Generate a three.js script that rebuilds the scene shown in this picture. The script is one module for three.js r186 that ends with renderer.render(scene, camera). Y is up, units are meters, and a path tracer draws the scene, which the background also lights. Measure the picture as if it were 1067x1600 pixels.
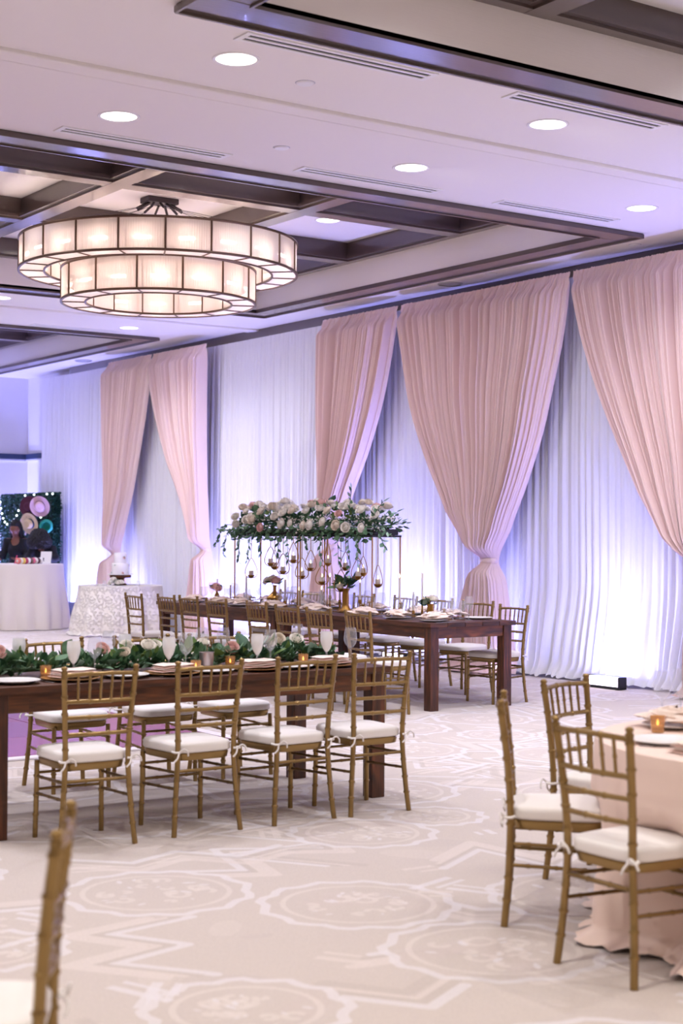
import * as THREE from 'three';
import { mergeGeometries, mergeVertices } from 'three/addons/utils/BufferGeometryUtils.js';
import { RoundedBoxGeometry } from 'three/addons/geometries/RoundedBoxGeometry.js';
import { MarchingCubes } from 'three/addons/objects/MarchingCubes.js';
import { RectAreaLightUniformsLib } from 'three/addons/lights/RectAreaLightUniformsLib.js';

// ---------- camera, exposure, lamp strengths ----------
const scene = new THREE.Scene();
scene.background = new THREE.Color(0x000000);
const camera = new THREE.PerspectiveCamera(36.8, 1067 / 1600, 0.1, 80);
camera.position.set(0, 1.58, 0);
camera.rotation.order = 'YXZ';
camera.rotation.set(THREE.MathUtils.degToRad(0.8), THREE.MathUtils.degToRad(-34.74), THREE.MathUtils.degToRad(0.308));
camera.focus = 12.5;
camera.userData.fStop = 2.6;
const renderer = new THREE.WebGLRenderer({ antialias: true });
renderer.toneMapping = THREE.LinearToneMapping;
renderer.toneMappingExposure = 1.3;
renderer.shadowMap.enabled = true;
RectAreaLightUniformsLib.init();
const DOWN = 12;          // candela of one recessed downlight
const DOWN_COL = new THREE.Color(0.97, 0.98, 1.08), DOWN_WARM = new THREE.Color(1, 0.965, 0.92);
const UP = 17;            // candela of one floor uplight
const UPW = 740;          // radiance of the wide part of its light
const UP_COL = new THREE.Color(0.3, 0.32, 1.0);
const CHAND = 0.19;         // candela of one chandelier bulb
const CHAND_COL = new THREE.Color(1, 0.84, 0.74);

// ---------- helpers ----------
let seed = 7;
function rnd() { seed = (seed + 0x6d2b79f5) | 0; let t = Math.imul(seed ^ (seed >>> 15), 1 | seed); t = (t + Math.imul(t ^ (t >>> 7), 61 | t)) ^ t; return ((t ^ (t >>> 14)) >>> 0) / 4294967296; }
const rr = (a, b) => a + (b - a) * rnd();
const V = (x, y, z) => new THREE.Vector3(x, y, z);
const lerp = (a, b, t) => a + (b - a) * t;
const smooth = (a, b, x) => { const t = Math.min(1, Math.max(0, (x - a) / (b - a))); return t * t * (3 - 2 * t); };
const counts = {};
function numbered(n) { counts[n] = (counts[n] ?? -1) + 1; return counts[n] ? n + '_' + String(counts[n]).padStart(3, '0') : n; }
function merge(g) {
  if (!Array.isArray(g)) return g;
  g = g.map((x) => { const y = x.index ? x.toNonIndexed() : x; for (const k of Object.keys(y.attributes)) if (!['position', 'normal', 'uv'].includes(k)) y.deleteAttribute(k); return y; });
  return g.length > 1 ? mergeGeometries(g) : g[0];
}
function obj(name, g, m, parent = scene) {
  const o = new THREE.Mesh(merge(g), m); o.castShadow = o.receiveShadow = true;
  o.name = parent === scene ? numbered(name) : name; parent.add(o); return o;
}
function grp(name, parent) { const o = new THREE.Group(); o.name = name; parent.add(o); return o; }
function tag(o, label, category, group) { o.userData.label = label; o.userData.category = category; if (group) o.userData.group = group; return o; }
function thing(name, label, category, [x, y, z] = [0, 0, 0], turn = 0, group) {
  const o = new THREE.Group(); o.name = numbered(name); scene.add(o); o.position.set(x, y, z); o.rotation.y = turn; return tag(o, label, category, group);
}
function dup(root, [x, y, z], turn, label, group) {
  const r = root.clone(); r.name = numbered(root.name.replace(/_\d+$/, '')); r.userData = { ...root.userData }; scene.add(r);
  r.position.set(x, y, z); r.rotation.y = turn; if (label) r.userData.label = label; if (group) r.userData.group = group; return r;
}
function struct(name, g, m, parent) { const o = obj(name, g, m, parent); if (!parent) o.userData.kind = 'structure'; return o; }
const at = (g, x, y, z) => (g.translate(x, y, z), g);
const box = (x0, x1, y0, y1, z0, z1) => at(new THREE.BoxGeometry(Math.abs(x1 - x0), Math.abs(y1 - y0), Math.abs(z1 - z0)), (x0 + x1) / 2, (y0 + y1) / 2, (z0 + z1) / 2);
const rbox = (x0, x1, y0, y1, z0, z1, r = 0.004, s = 2) => at(new RoundedBoxGeometry(Math.abs(x1 - x0), Math.abs(y1 - y0), Math.abs(z1 - z0), s, r), (x0 + x1) / 2, (y0 + y1) / 2, (z0 + z1) / 2);
function uvm(g, k = 1, long = 'x') { // uv in metres by dominant normal; u runs along the grain
  const p = g.attributes.position, n = g.attributes.normal, uv = new Float32Array(p.count * 2), ox = rnd() * 7, oy = rnd() * 7;
  for (let i = 0; i < p.count; i++) {
    const a = [p.getX(i), p.getY(i), p.getZ(i)], N = [Math.abs(n.getX(i)), Math.abs(n.getY(i)), Math.abs(n.getZ(i))], d = N.indexOf(Math.max(...N)), L = 'xyz'.indexOf(long);
    const rest = [0, 1, 2].filter((q) => q !== d), u = rest.includes(L) ? L : rest[0], v = rest.find((q) => q !== u);
    uv[i * 2] = a[u] * k + ox; uv[i * 2 + 1] = a[v] * k + oy;
  }
  g.setAttribute('uv', new THREE.BufferAttribute(uv, 2)); return g;
}
const lathe = (pts, seg = 20) => new THREE.LatheGeometry(pts.map(([r, y]) => new THREE.Vector2(Math.max(r, 1e-4), y)), seg);
const sphere = (r, x, y, z, a = 12, b = 8) => at(new THREE.SphereGeometry(r, a, b), x, y, z);
function grid(nu, nv, f, closed = false) { // f(u,v) -> [x,y,z]
  const P = [], UV = [], I = [];
  for (let j = 0; j <= nv; j++) for (let i = 0; i <= nu; i++) { P.push(...f(i / nu, j / nv)); UV.push(i / nu, j / nv); }
  for (let j = 0; j < nv; j++) for (let i = 0; i < nu; i++) { const a = j * (nu + 1) + i, b = a + 1, c = a + nu + 1, d = c + 1; I.push(a, c, b, b, c, d); }
  const g = new THREE.BufferGeometry(); g.setAttribute('position', new THREE.Float32BufferAttribute(P, 3)); g.setAttribute('uv', new THREE.Float32BufferAttribute(UV, 2)); g.setIndex(I); g.computeVertexNormals();
  if (closed) { const n = g.attributes.normal; for (let j = 0; j <= nv; j++) { const a = j * (nu + 1), b = a + nu; const v = V(n.getX(a) + n.getX(b), n.getY(a) + n.getY(b), n.getZ(a) + n.getZ(b)).normalize(); n.setXYZ(a, v.x, v.y, v.z); n.setXYZ(b, v.x, v.y, v.z); } }
  return g;
}
function tube(pts, r, seg = 12, rad = 6, rf) { // swept round bar, rf(t) scales the radius; closed ends
  const c = new THREE.CatmullRomCurve3(pts.map((p) => (p.isVector3 ? p : V(...p)))), g = new THREE.TubeGeometry(c, seg, r, rad, false);
  const p = g.attributes.position;
  if (rf) for (let i = 0; i <= seg; i++) { const o = c.getPointAt(i / seg), k = rf(i / seg); for (let j = 0; j <= rad; j++) { const q = i * (rad + 1) + j; p.setXYZ(q, o.x + (p.getX(q) - o.x) * k, o.y + (p.getY(q) - o.y) * k, o.z + (p.getZ(q) - o.z) * k); } }
  const caps = [0, 1].map((e) => { const d = c.getTangentAt(e).multiplyScalar(e ? 1 : -1), s = new THREE.CircleGeometry(r * (rf ? rf(e) : 1), rad); s.applyQuaternion(new THREE.Quaternion().setFromUnitVectors(V(0, 0, 1), d)); const o = c.getPointAt(e); return at(s, o.x, o.y, o.z); });
  return merge([g, ...caps]);
}
const bar = (a, b, r, rad = 6, seg = 1) => tube([a, b], r, seg, rad);
function bamboo(pts, r, nodes, seg = 30, rad = 8) { // bar with raised rings at the given fractions
  const c = new THREE.CatmullRomCurve3(pts.map((p) => (p.isVector3 ? p : V(...p)))), L = c.getLength(), st = [], m = pts.length > 2 ? Math.min(12, pts.length * 2) : 1;
  for (let i = 0; i <= m; i++) st.push([i / m, 1]);
  for (const n of nodes) { const d = 0.0045 / L; st.push([n - d * 1.8, 1], [n - d, 1.26], [n + d, 1.26], [n + d * 1.8, 1]); }
  st.sort((a, b) => a[0] - b[0]); const P = [], I = [], K = rad + 1; const t0 = c.getTangentAt(0.5), ref = Math.abs(t0.y) > 0.7 ? V(1, 0, 0) : V(0, 1, 0);
  st.forEach(([t, k]) => { t = Math.min(1, Math.max(0, t)); const o = c.getPointAt(t), d = c.getTangentAt(t), x = ref.clone().cross(d).normalize(), y = d.clone().cross(x); for (let j = 0; j < K; j++) { const a = (j / rad) * Math.PI * 2, q = o.clone().addScaledVector(x, Math.cos(a) * r * k).addScaledVector(y, Math.sin(a) * r * k); P.push(q.x, q.y, q.z); } });
  for (let i = 0; i < st.length - 1; i++) for (let j = 0; j < rad; j++) { const a = i * K + j, b = a + K; I.push(a, a + 1, b, b, a + 1, b + 1); }
  for (const e of [0, 1]) { const o = c.getPointAt(e), base = P.length / 3; P.push(o.x, o.y, o.z); const s = e ? (st.length - 1) * K : 0; for (let j = 0; j < rad; j++) I.push(base, ...(e ? [s + j, s + j + 1] : [s + j + 1, s + j])); }
  const g = new THREE.BufferGeometry(); g.setAttribute('position', new THREE.Float32BufferAttribute(P, 3)); g.setAttribute('uv', new THREE.Float32BufferAttribute(new Float32Array((P.length / 3) * 2), 2)); g.setIndex(I); const h = g.clone(); h.computeVertexNormals(); return h;
}

// ---------- procedural textures ----------
function noiseTex(w, h, f, srgb = true) {
  const d = new Uint8Array(w * h * 4);
  for (let y = 0; y < h; y++) for (let x = 0; x < w; x++) { const c = f(x, y); const i = (y * w + x) * 4; d[i] = c[0]; d[i + 1] = c[1]; d[i + 2] = c[2]; d[i + 3] = 255; }
  const t = new THREE.DataTexture(d, w, h); t.wrapS = t.wrapT = THREE.RepeatWrapping; t.magFilter = THREE.LinearFilter; t.minFilter = THREE.LinearMipmapLinearFilter; t.generateMipmaps = true; if (srgb) t.colorSpace = THREE.SRGBColorSpace; t.needsUpdate = true; return t;
}
function perNoise(n, cells) { // periodic value noise
  const g = new Float32Array(cells * cells).map(() => rnd());
  return (x, y) => { x = ((x / n) * cells) % cells; y = ((y / n) * cells) % cells; const i = Math.floor(x), j = Math.floor(y), a = x - i, b = y - j, s = a * a * (3 - 2 * a), t = b * b * (3 - 2 * b), i2 = (i + 1) % cells, j2 = (j + 1) % cells; return lerp(lerp(g[j * cells + i], g[j * cells + i2], s), lerp(g[j2 * cells + i], g[j2 * cells + i2], s), t); };
}
const fabricBump = (() => { const a = perNoise(256, 32); return noiseTex(256, 256, (x, y) => { const v = 128 + 45 * Math.sin((x / 256) * Math.PI * 2 * 64) * Math.sin((y / 256) * Math.PI * 2 * 64) + 60 * (a(x, y) - 0.5); return [v, v, v]; }, false); })();
const fabric = (rep) => { const t = fabricBump.clone(); t.repeat.set(rep, rep); t.needsUpdate = true; return t; };
const woodTex = (() => {
  const a = perNoise(512, 6), b = perNoise(512, 48), c = perNoise(512, 160);
  return noiseTex(512, 512, (x, y) => { const w = a(x, (y * 2) % 512) * 40, g = Math.sin((y + w) * 0.22) * 0.5 + 0.5, f = b((x * 0.25) % 512, y) * 0.5 + c((x * 0.12) % 512, y) * 0.5, k = 0.35 + 0.4 * g * a(x, y) + 0.45 * f; return [132 * k + 8, 88 * k + 4, 54 * k + 2]; });
})();
const woodBump = (() => { const c = perNoise(256, 128), b = perNoise(256, 24); return noiseTex(256, 256, (x, y) => { const v = 255 * (0.5 * c((x * 0.1) % 256, y) + 0.5 * b((x * 0.2) % 256, y)); return [v, v, v]; }, false); })();
const paintBump = (() => { const a = perNoise(256, 64), b = perNoise(256, 128); return noiseTex(256, 256, (x, y) => { const v = 255 * (0.5 * a(x, y) + 0.5 * b(x, y)); return [v, v, v]; }, false); })();
const laceBump = (() => { // embossed rosettes
  const c = document.createElement('canvas'); c.width = c.height = 512; const q = c.getContext('2d'); q.fillStyle = '#555'; q.fillRect(0, 0, 512, 512); q.lineWidth = 5;
  for (let i = 0; i < 90; i++) { const x = rnd() * 512, y = rnd() * 512, r = rr(14, 34), a0 = rnd() * 6; for (const dx of [-512, 0, 512]) for (const dy of [-512, 0, 512]) for (let k = 0; k < 3; k++) { q.strokeStyle = ['#fff', '#bbb', '#eee'][k]; q.beginPath(); q.arc(x + dx, y + dy, r * (1 - k * 0.3), a0 + k, a0 + k + 4.6); q.stroke(); } }
  const t = new THREE.CanvasTexture(c); t.wrapS = t.wrapT = THREE.RepeatWrapping; return t;
})();
const carpetTex = (() => {
  const N = 2048, S = N / 5.6, c = document.createElement('canvas'); c.width = c.height = N; const q = c.getContext('2d');
  q.fillStyle = 'rgb(204,192,184)'; q.fillRect(0, 0, N, N); q.lineCap = 'round'; q.lineJoin = 'round';
  const wrap = (f) => { for (const dx of [-N, 0, N]) for (const dy of [-N, 0, N]) { q.save(); q.translate(dx, dy); f(); q.restore(); } };
  const L1 = 'rgba(221,215,216,0.75)', L2 = 'rgba(218,207,199,0.7)', D1 = 'rgba(192,180,173,0.5)';
  for (let i = 0; i < 60; i++) { const x = rnd() * N, y = rnd() * N, r = rr(20, 90), a = rnd() * 3; wrap(() => { q.fillStyle = i % 2 ? 'rgba(214,203,196,0.35)' : 'rgba(196,184,177,0.35)'; q.beginPath(); q.ellipse(x, y, r, r * 0.5, a, 0, 7); q.fill(); }); }
  const spots = []; for (let i = 0; i < 4000 && spots.length < 26; i++) { const x = rnd() * N, y = rnd() * N, r = rr(75, 160); if (spots.every(([a, b, c]) => { const dx = Math.abs(a - x), dy = Math.abs(b - y); return Math.hypot(Math.min(dx, N - dx), Math.min(dy, N - dy)) > r + c + 34; })) spots.push([x, y, r]); }
  const near = (x, y) => spots.some(([a, b, c]) => { const dx = Math.abs(a - ((x % N) + N) % N), dy = Math.abs(b - ((y % N) + N) % N); return Math.hypot(Math.min(dx, N - dx), Math.min(dy, N - dy)) < c + 40; });
  for (let i = 0; i < 46; i++) { // angular bands with warm inner stripes
    const x = rnd() * N, y = rnd() * N, a = Math.floor(rnd() * 8) * 0.785 + rr(-0.15, 0.15), n = 3 + Math.floor(rnd() * 3), st = rr(70, 150), am = rr(35, 95); const P = []; for (let k = 0; k <= n; k++) P.push([k * st, (k % 2 ? am : -am) * rr(0.6, 1.2)]);
    wrap(() => { q.translate(x, y); q.rotate(a); for (const [w, s, o] of [[18, L1, 0], [15, D1, 22], [10, L2, 40], [22, i % 2 ? L2 : D1, 66]]) { q.strokeStyle = s; q.lineWidth = w; q.beginPath(); P.forEach(([u, v], k) => (k ? q.lineTo(u, v + o) : q.moveTo(u, v + o))); q.stroke(); } });
  }
  for (const [x, y, r] of spots) { // medallions
    const seeds = []; for (let k = 0; k < 14; k++) seeds.push([rnd() * 6.3, rr(0.15, 0.68) * r, rr(0.05, 0.15) * r, rnd() * 6, rr(2.5, 5)]);
    const wob = Array.from({ length: 40 }, (_, k) => r + 24 + 7 * Math.sin(k * 1.9 + x));
    wrap(() => {
      q.fillStyle = 'rgba(203,191,183,0.95)'; q.beginPath(); q.arc(x, y, r + 22, 0, 7); q.fill();
      q.strokeStyle = L1; q.lineWidth = 15; q.beginPath(); wob.forEach((w, k) => q.lineTo(x + Math.cos(k / 40 * 6.2832) * w, y + Math.sin(k / 40 * 6.2832) * w)); q.closePath(); q.stroke(); q.strokeStyle = L2; q.lineWidth = 9; q.beginPath(); q.arc(x, y, r - 8, 0, 7); q.stroke();
      for (const [a, d, s, a0, len] of seeds) { q.strokeStyle = L2; q.lineWidth = 10; q.beginPath(); q.arc(x + Math.cos(a) * d, y + Math.sin(a) * d, s, a0, a0 + len); q.stroke(); q.fillStyle = L1; q.beginPath(); q.ellipse(x + Math.cos(a + 0.5) * d * 1.15, y + Math.sin(a + 0.5) * d * 1.15, s * 0.7, s * 0.28, a, 0, 7); q.fill(); }
    });
  }
  for (let i = 0; i < 110; i++) { const x = rnd() * N, y = rnd() * N, a = rnd() * 6.3, l = rr(40, 120); if (near(x, y)) continue; wrap(() => { q.translate(x, y); q.rotate(a); q.fillStyle = i % 3 ? L2 : L1; q.fillRect(0, 0, l, 15); q.fillRect(0, 30, l * 0.7, 10); }); }
  const id = q.getImageData(0, 0, N, N), d = id.data; for (let i = 0; i < d.length; i += 4) { const k = (rnd() - 0.5) * 14; d[i] += k; d[i + 1] += k; d[i + 2] += k; } q.putImageData(id, 0, 0);
  const t = new THREE.CanvasTexture(c); t.wrapS = t.wrapT = THREE.RepeatWrapping; t.colorSpace = THREE.SRGBColorSpace; t.repeat.set(1 / 5.6, 1 / 5.6); return t;
})();
const pileBump = (() => { const t = noiseTex(256, 256, () => { const v = rnd() * 255; return [v, v, v]; }, false); t.repeat.set(2.5, 2.5); return t; })();

// ---------- materials ----------
const std = (c, roughness = 0.6, metalness = 0, extra = {}) => new THREE.MeshStandardMaterial({ color: c, roughness, metalness, ...extra });
const phys = (c, roughness, metalness, extra) => new THREE.MeshPhysicalMaterial({ color: c, roughness, metalness, ...extra });
const M = {
  carpet: std(0xffffff, 0.95, 0, { map: carpetTex, bumpMap: pileBump, bumpScale: 0.003 }),
  paint: std(0xe8e2e0, 0.8, 0, { bumpMap: paintBump, bumpScale: 0.0006 }),
  unseenWallDark: std(0x8d7c74, 0.8),  // unseen left and back walls, kept dark to lower the bounced light
  wall: std(0xe9e6ea, 0.8, 0, { bumpMap: paintBump, bumpScale: 0.0006 }),
  coffer: phys(0x4a3a36, 0.4, 0, { clearcoat: 1, clearcoatRoughness: 0.12, bumpMap: woodBump, bumpScale: 0.0006 }),
  whiteMetal: std(0xe6e4e6, 0.4),
  slot: std(0x17151f, 0.7),
  grey: std(0xb9b6bf, 0.5),
  glow: std(0xffffff, 0.6, 0, { emissive: 0xfff2e8, emissiveIntensity: 3 }),
  bronze: std(0x6d5749, 0.35, 0.7),
  black: std(0x17161a, 0.55),
  steel: std(0x4a4347, 0.4, 0.8),
  reeded: phys(0xf6ece6, 0.55, 0, { transmission: 0.55, side: THREE.DoubleSide }),
  opal: phys(0xfbf1ea, 0.9, 0, { transmission: 0.5, side: THREE.DoubleSide }),
  bulb: std(0xffffff, 0.5, 0, { emissive: 0xffe8d8, emissiveIntensity: 4 }),
  gold: std(0x957a4c, 0.3, 0.74),
  goldB: std(0x866c42, 0.32, 0.74),
  brass: std(0xb08440, 0.28, 0.85),
  cushion: std(0xeee8e4, 0.9, 0, { bumpMap: fabric(1), bumpScale: 0.0006 }),
  ribbon: std(0xf1ece9, 0.8),
  wood: std(0xd2b096, 0.5, 0, { map: woodTex, bumpMap: woodBump, bumpScale: 0.0015 }),
  wood2: std(0xffdcae, 0.5, 0, { map: woodTex, bumpMap: woodBump, bumpScale: 0.0015 }),
  wood3: std(0xb59682, 0.5, 0, { map: woodTex, bumpMap: woodBump, bumpScale: 0.0015 }),
  sheer: phys(0xe9e7ec, 0.75, 0, { transmission: 0.12, side: THREE.DoubleSide, sheen: 0.3, sheenRoughness: 0.5 }),
  blush: phys(0xf2d8d4, 0.5, 0, { side: THREE.DoubleSide, sheen: 0.3, sheenRoughness: 0.4, sheenColor: new THREE.Color(0.9, 0.75, 0.75) }),
  cloth: std(0xe6ddd6, 0.9, 0, { side: THREE.DoubleSide, bumpMap: fabric(8), bumpScale: 0.0005 }),
  blushCloth: std(0xeed6ca, 0.85, 0, { side: THREE.DoubleSide, bumpMap: fabric(8), bumpScale: 0.0005 }),
  lace: (() => { const t = laceBump.clone(); t.repeat.set(16, 3); t.needsUpdate = true; return std(0xeee6dc, 0.85, 0, { side: THREE.DoubleSide, bumpMap: t, bumpScale: 0.01 }); })(),
  glass: phys(0xfafbff, 0.03, 0, { transmission: 0.87, thickness: 0, side: THREE.DoubleSide }),
  frost: phys(0xffffff, 0.4, 0, { transmission: 0.4, thickness: 0, side: THREE.DoubleSide }),
  smoke: phys(0xd8c8d2, 0.3, 0, { transmission: 0.75, thickness: 0, side: THREE.DoubleSide }),
  silverGlass: std(0xb9aeb0, 0.3, 0.8),
  china: std(0xf4f0ee, 0.25),
  charger: std(0xa87c48, 0.35, 0.5),
  silver: std(0xcfcdd2, 0.25, 0.9),
  napkin: std(0xf0cdc0, 0.9, 0, { side: THREE.DoubleSide, bumpMap: fabric(2), bumpScale: 0.0005 }),
  napkinPale: std(0xf1ded2, 0.9, 0, { side: THREE.DoubleSide, bumpMap: fabric(2), bumpScale: 0.0005 }),
  wax: phys(0xf3e9dc, 0.5, 0, { transmission: 0.15, side: THREE.DoubleSide }),
  flame: std(0xffffff, 0.6, 0, { emissive: 0xffd9a0, emissiveIntensity: 5 }),
  votive: phys(0xf0d2a4, 0.12, 0.1, { transmission: 0.85, thickness: 0, side: THREE.DoubleSide }),
  leafA: phys(0x5f8560, 0.55, 0, { transmission: 0.1, side: THREE.DoubleSide }),
  leafB: phys(0x9dbba6, 0.6, 0, { transmission: 0.1, side: THREE.DoubleSide }),
  leafC: phys(0x3a6044, 0.5, 0, { transmission: 0.1, side: THREE.DoubleSide }),
  leafD: phys(0x6d8a45, 0.55, 0, { transmission: 0.1, side: THREE.DoubleSide }),
  roseW: phys(0xfcf7ee, 0.7, 0, { transmission: 0.15, side: THREE.DoubleSide }),
  roseC: phys(0xf6ebdc, 0.7, 0, { transmission: 0.15, side: THREE.DoubleSide }),
  roseP: phys(0xf4cfc8, 0.7, 0, { transmission: 0.15, side: THREE.DoubleSide }),
  stem: std(0x3f5a35, 0.7),
  berry: std(0xf3ece6, 0.7),
  hedge: std(0x1c4a3a, 0.55, 0, { side: THREE.DoubleSide }),
  hedgeBack: std(0x10271f, 0.9),
  dance: std(0xa05a84, 0.25, 0),
  danceB: std(0x985686, 0.25, 0),
  danceEdge: std(0xeee8ee, 0.4),
  skin: std(0x7a4a36, 0.5), skinB: std(0x6b3f2e, 0.5), hair: std(0x120e10, 0.75), blackCloth: std(0x131217, 0.9),
};

// ---------- the room ----------
const HC = 4.55, XW = 12.0, XL = -6.5, ZB = 5, ZF = -28.0;
{
  const f = struct('floor', uvm(box(XL, XW + 0.2, -0.2, 0, ZF - 0.2, ZB), 1, 'x'), M.carpet);
  const p = f.geometry.attributes.position, uv = f.geometry.attributes.uv; for (let i = 0; i < p.count; i++) uv.setXY(i, p.getX(i) * 0.94 + p.getZ(i) * 0.34, p.getZ(i) * 0.94 - p.getX(i) * 0.34);
  struct('wall_right', box(XW, XW + 0.2, 0, 5.4, ZF - 0.2, ZB), M.wall);
  struct('wall_far', box(XL - 0.2, XW, 0, 5.4, ZF - 0.2, ZF), M.wall);
  struct('wall_left', box(XL - 0.2, XL, 0, 5.4, ZF, ZB), M.unseenWallDark);
  struct('wall_back', box(XL - 0.2, XW + 0.2, 0, 5.4, ZB, ZB + 0.2), M.unseenWallDark);
}
const CX0 = 4.13, CX1 = 11.05, COFFERS = [[-0.6, -7.62], [-10.74, -17.8], [-20.83, -27.2]];
{
  const y0 = HC, y1 = HC + 0.12, s = [box(XL, CX0, y0, y1, ZF, ZB), box(CX1, XW, y0, y1, ZF, ZB)];
  const zs = [ZB, ...COFFERS.flat(), ZF]; for (let i = 0; i < zs.length; i += 2) s.push(box(CX0, CX1, y0, y1, zs[i], zs[i + 1]));
  struct('ceiling', s, M.paint);
}
function coffer(z0, z1) {
  const g = new THREE.Group(); g.name = numbered('trim'); g.userData.kind = 'structure'; scene.add(g);
  const b = 0.31, ix0 = CX0 + b, ix1 = CX1 - b, iz0 = z0 - b, iz1 = z1 + b, yb = HC - 0.03, e = 0.03, yt = 5.1;
  for (const [a, c, d, f] of [[CX0, CX1, z0, iz0], [CX0, CX1, iz1, z1], [CX0, ix0, iz0, iz1], [ix1, CX1, iz0, iz1]]) obj('border_board', uvm(rbox(a, c, yb, HC + 0.012, Math.min(d, f), Math.max(d, f), 0.008), 1, a === CX0 && c === CX1 ? 'x' : 'z'), M.coffer, g);
  for (const [a, c, d, f] of [[CX0, CX1, z0 + 0.012, z0 - 0.012], [CX0, CX1, z1 - 0.012, z1 + 0.012], [CX0 - 0.012, CX0 + 0.012, z0, z1], [CX1 - 0.012, CX1 + 0.012, z0, z1]]) obj('border_lip', rbox(a, c, yb - 0.02, yb + 0.02, Math.min(d, f), Math.max(d, f), 0.005), M.coffer, g);
  for (const [a, c, d, f] of [[ix0, ix1, iz0, iz0 + 0.03], [ix0, ix1, iz1 - 0.03, iz1], [ix0 - 0.03, ix0, iz0, iz1], [ix1, ix1 + 0.03, iz0, iz1]]) obj('fascia', box(a, c, HC + 0.004, 4.9, Math.min(d, f), Math.max(d, f)), M.paint, g);
  for (const [a, c, d, f] of [[ix0, ix1, iz0, iz0 + 0.018], [ix0, ix1, iz1 - 0.018, iz1], [ix0, ix0 + 0.018, iz0, iz1], [ix1 - 0.018, ix1, iz0, iz1]]) obj('bead', box(a, c, yb - 0.012, HC + 0.006, Math.min(d, f), Math.max(d, f)), M.coffer, g);
  const beam = (x0, x1, za, zb, along, edge) => {
    const parts = [], w = along === 'x' ? (q) => box(x0, x1, q[1], q[2], za - q[0] / 2, za + q[0] / 2) : (q) => box(x0 - q[0] / 2, x0 + q[0] / 2, q[1], q[2], za, zb);
    for (const q of [[0.19, 4.87, 4.9], [0.29, 4.892, 4.925], [0.24, 4.92, 4.945], [0.2, 4.94, yt + 0.02]]) parts.push(uvm(w(along === 'x' ? [q[0], q[1] + 0.002, q[2] + 0.002] : q), 1, along));
    obj(edge ? 'edge_beam' : 'beam', parts, M.coffer, g);
  };
  const nx = 3, nz = 3, dx = (ix1 - ix0) / nx, dz = (iz1 - iz0) / nz;
  for (let i = 0; i <= nx; i++) beam(ix0 + i * dx, 0, iz0, iz1, 'z', i === 0 || i === nx);
  for (let i = 0; i <= nz; i++) beam(ix0, ix1, iz0 + i * dz, 0, 'x', i === 0 || i === nz);
  for (let i = 0; i < nx; i++) for (let j = 0; j < nz; j++) obj('ceiling_panel', box(ix0 + i * dx, ix0 + (i + 1) * dx, yt, yt + 0.06, iz0 + j * dz, iz0 + (j + 1) * dz), M.paint, g);
  const cells = []; for (let i = 0; i < nx; i++) for (let j = 0; j < nz; j++) cells.push([ix0 + (i + 0.5) * dx, yt, iz0 + (j + 0.5) * dz, i, j]); return cells;
}
const cells = COFFERS.map(([a, b]) => coffer(a, b));
for (const z of [-9.1, -19.3]) { // folding-partition tracks
  const g = new THREE.Group(); g.name = numbered('trim'); g.userData.kind = 'structure'; scene.add(g);
  obj('track_band', rbox(XL, XW, HC - 0.03, HC + 0.01, z + 0.03, z + 0.2, 0.012), M.paint, g); obj('track_band', rbox(XL, XW, HC - 0.02, HC + 0.01, z - 0.1, z - 0.005, 0.008), M.paint, g); obj('track_slot', box(XL, XW, HC - 0.004, HC + 0.01, z - 0.005, z + 0.03), M.slot, g);
}
struct('trim', rbox(11.76, 12.0, 4.4, 4.56, -25.6, -5, 0.01), M.coffer).userData.kind = 'structure';
{ // rail round the far corner with a white underside line
  const g = new THREE.Group(); g.name = numbered('trim'); g.userData.kind = 'structure'; scene.add(g);
  obj('rail', [rbox(XL, 12, 2.98, 3.08, ZF, ZF + 0.07, 0.006), rbox(11.93, 12, 2.98, 3.08, ZF, -25.8, 0.006)], std(0x32405e, 0.5), g);
  obj('rail_edge', [rbox(XL, 12, 2.94, 2.98, ZF, ZF + 0.05, 0.006), rbox(11.95, 12, 2.94, 2.98, ZF, -25.8, 0.006)], M.whiteMetal, g);
  struct('baseboard_right', rbox(11.97, 12, 0, 0.12, ZF, ZB, 0.006), M.whiteMetal); struct('baseboard_far', rbox(XL, 11.97, 0, 0.12, ZF, ZF + 0.03, 0.006), M.whiteMetal);
}
{ // laid dance floor of square panels
  const d = new THREE.Group(); d.name = numbered('dance_floor'); scene.add(d); tag(d, 'glossy pink and violet dance floor of square panels with a white edge strip', 'dance floor');
  const x1 = 6.0, z0 = -10.1, s = 0.915; for (let i = 0; i < 6; i++) for (let j = 0; j < 4; j++) obj('floor_panel', rbox(x1 - (i + 1) * s + 0.004, x1 - i * s - 0.007, 0.001, 0.02, z0 - (j + 1) * s + 0.004, z0 - j * s - 0.004, 0.003, 1), (i + j) % 2 ? M.dance : M.danceB, d);
  const xe = x1 - 6 * s, ze = z0 - 4 * s; for (const [a, b, c, e] of [[xe - 0.1, x1 + 0.1, z0, z0 + 0.1], [xe - 0.1, x1 + 0.1, ze - 0.1, ze], [x1, x1 + 0.1, ze, z0], [xe - 0.1, xe, ze, z0]]) obj('edge_strip', rbox(a, b, 0.001, 0.018, c, e, 0.006, 1), M.danceEdge, d);
}

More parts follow.
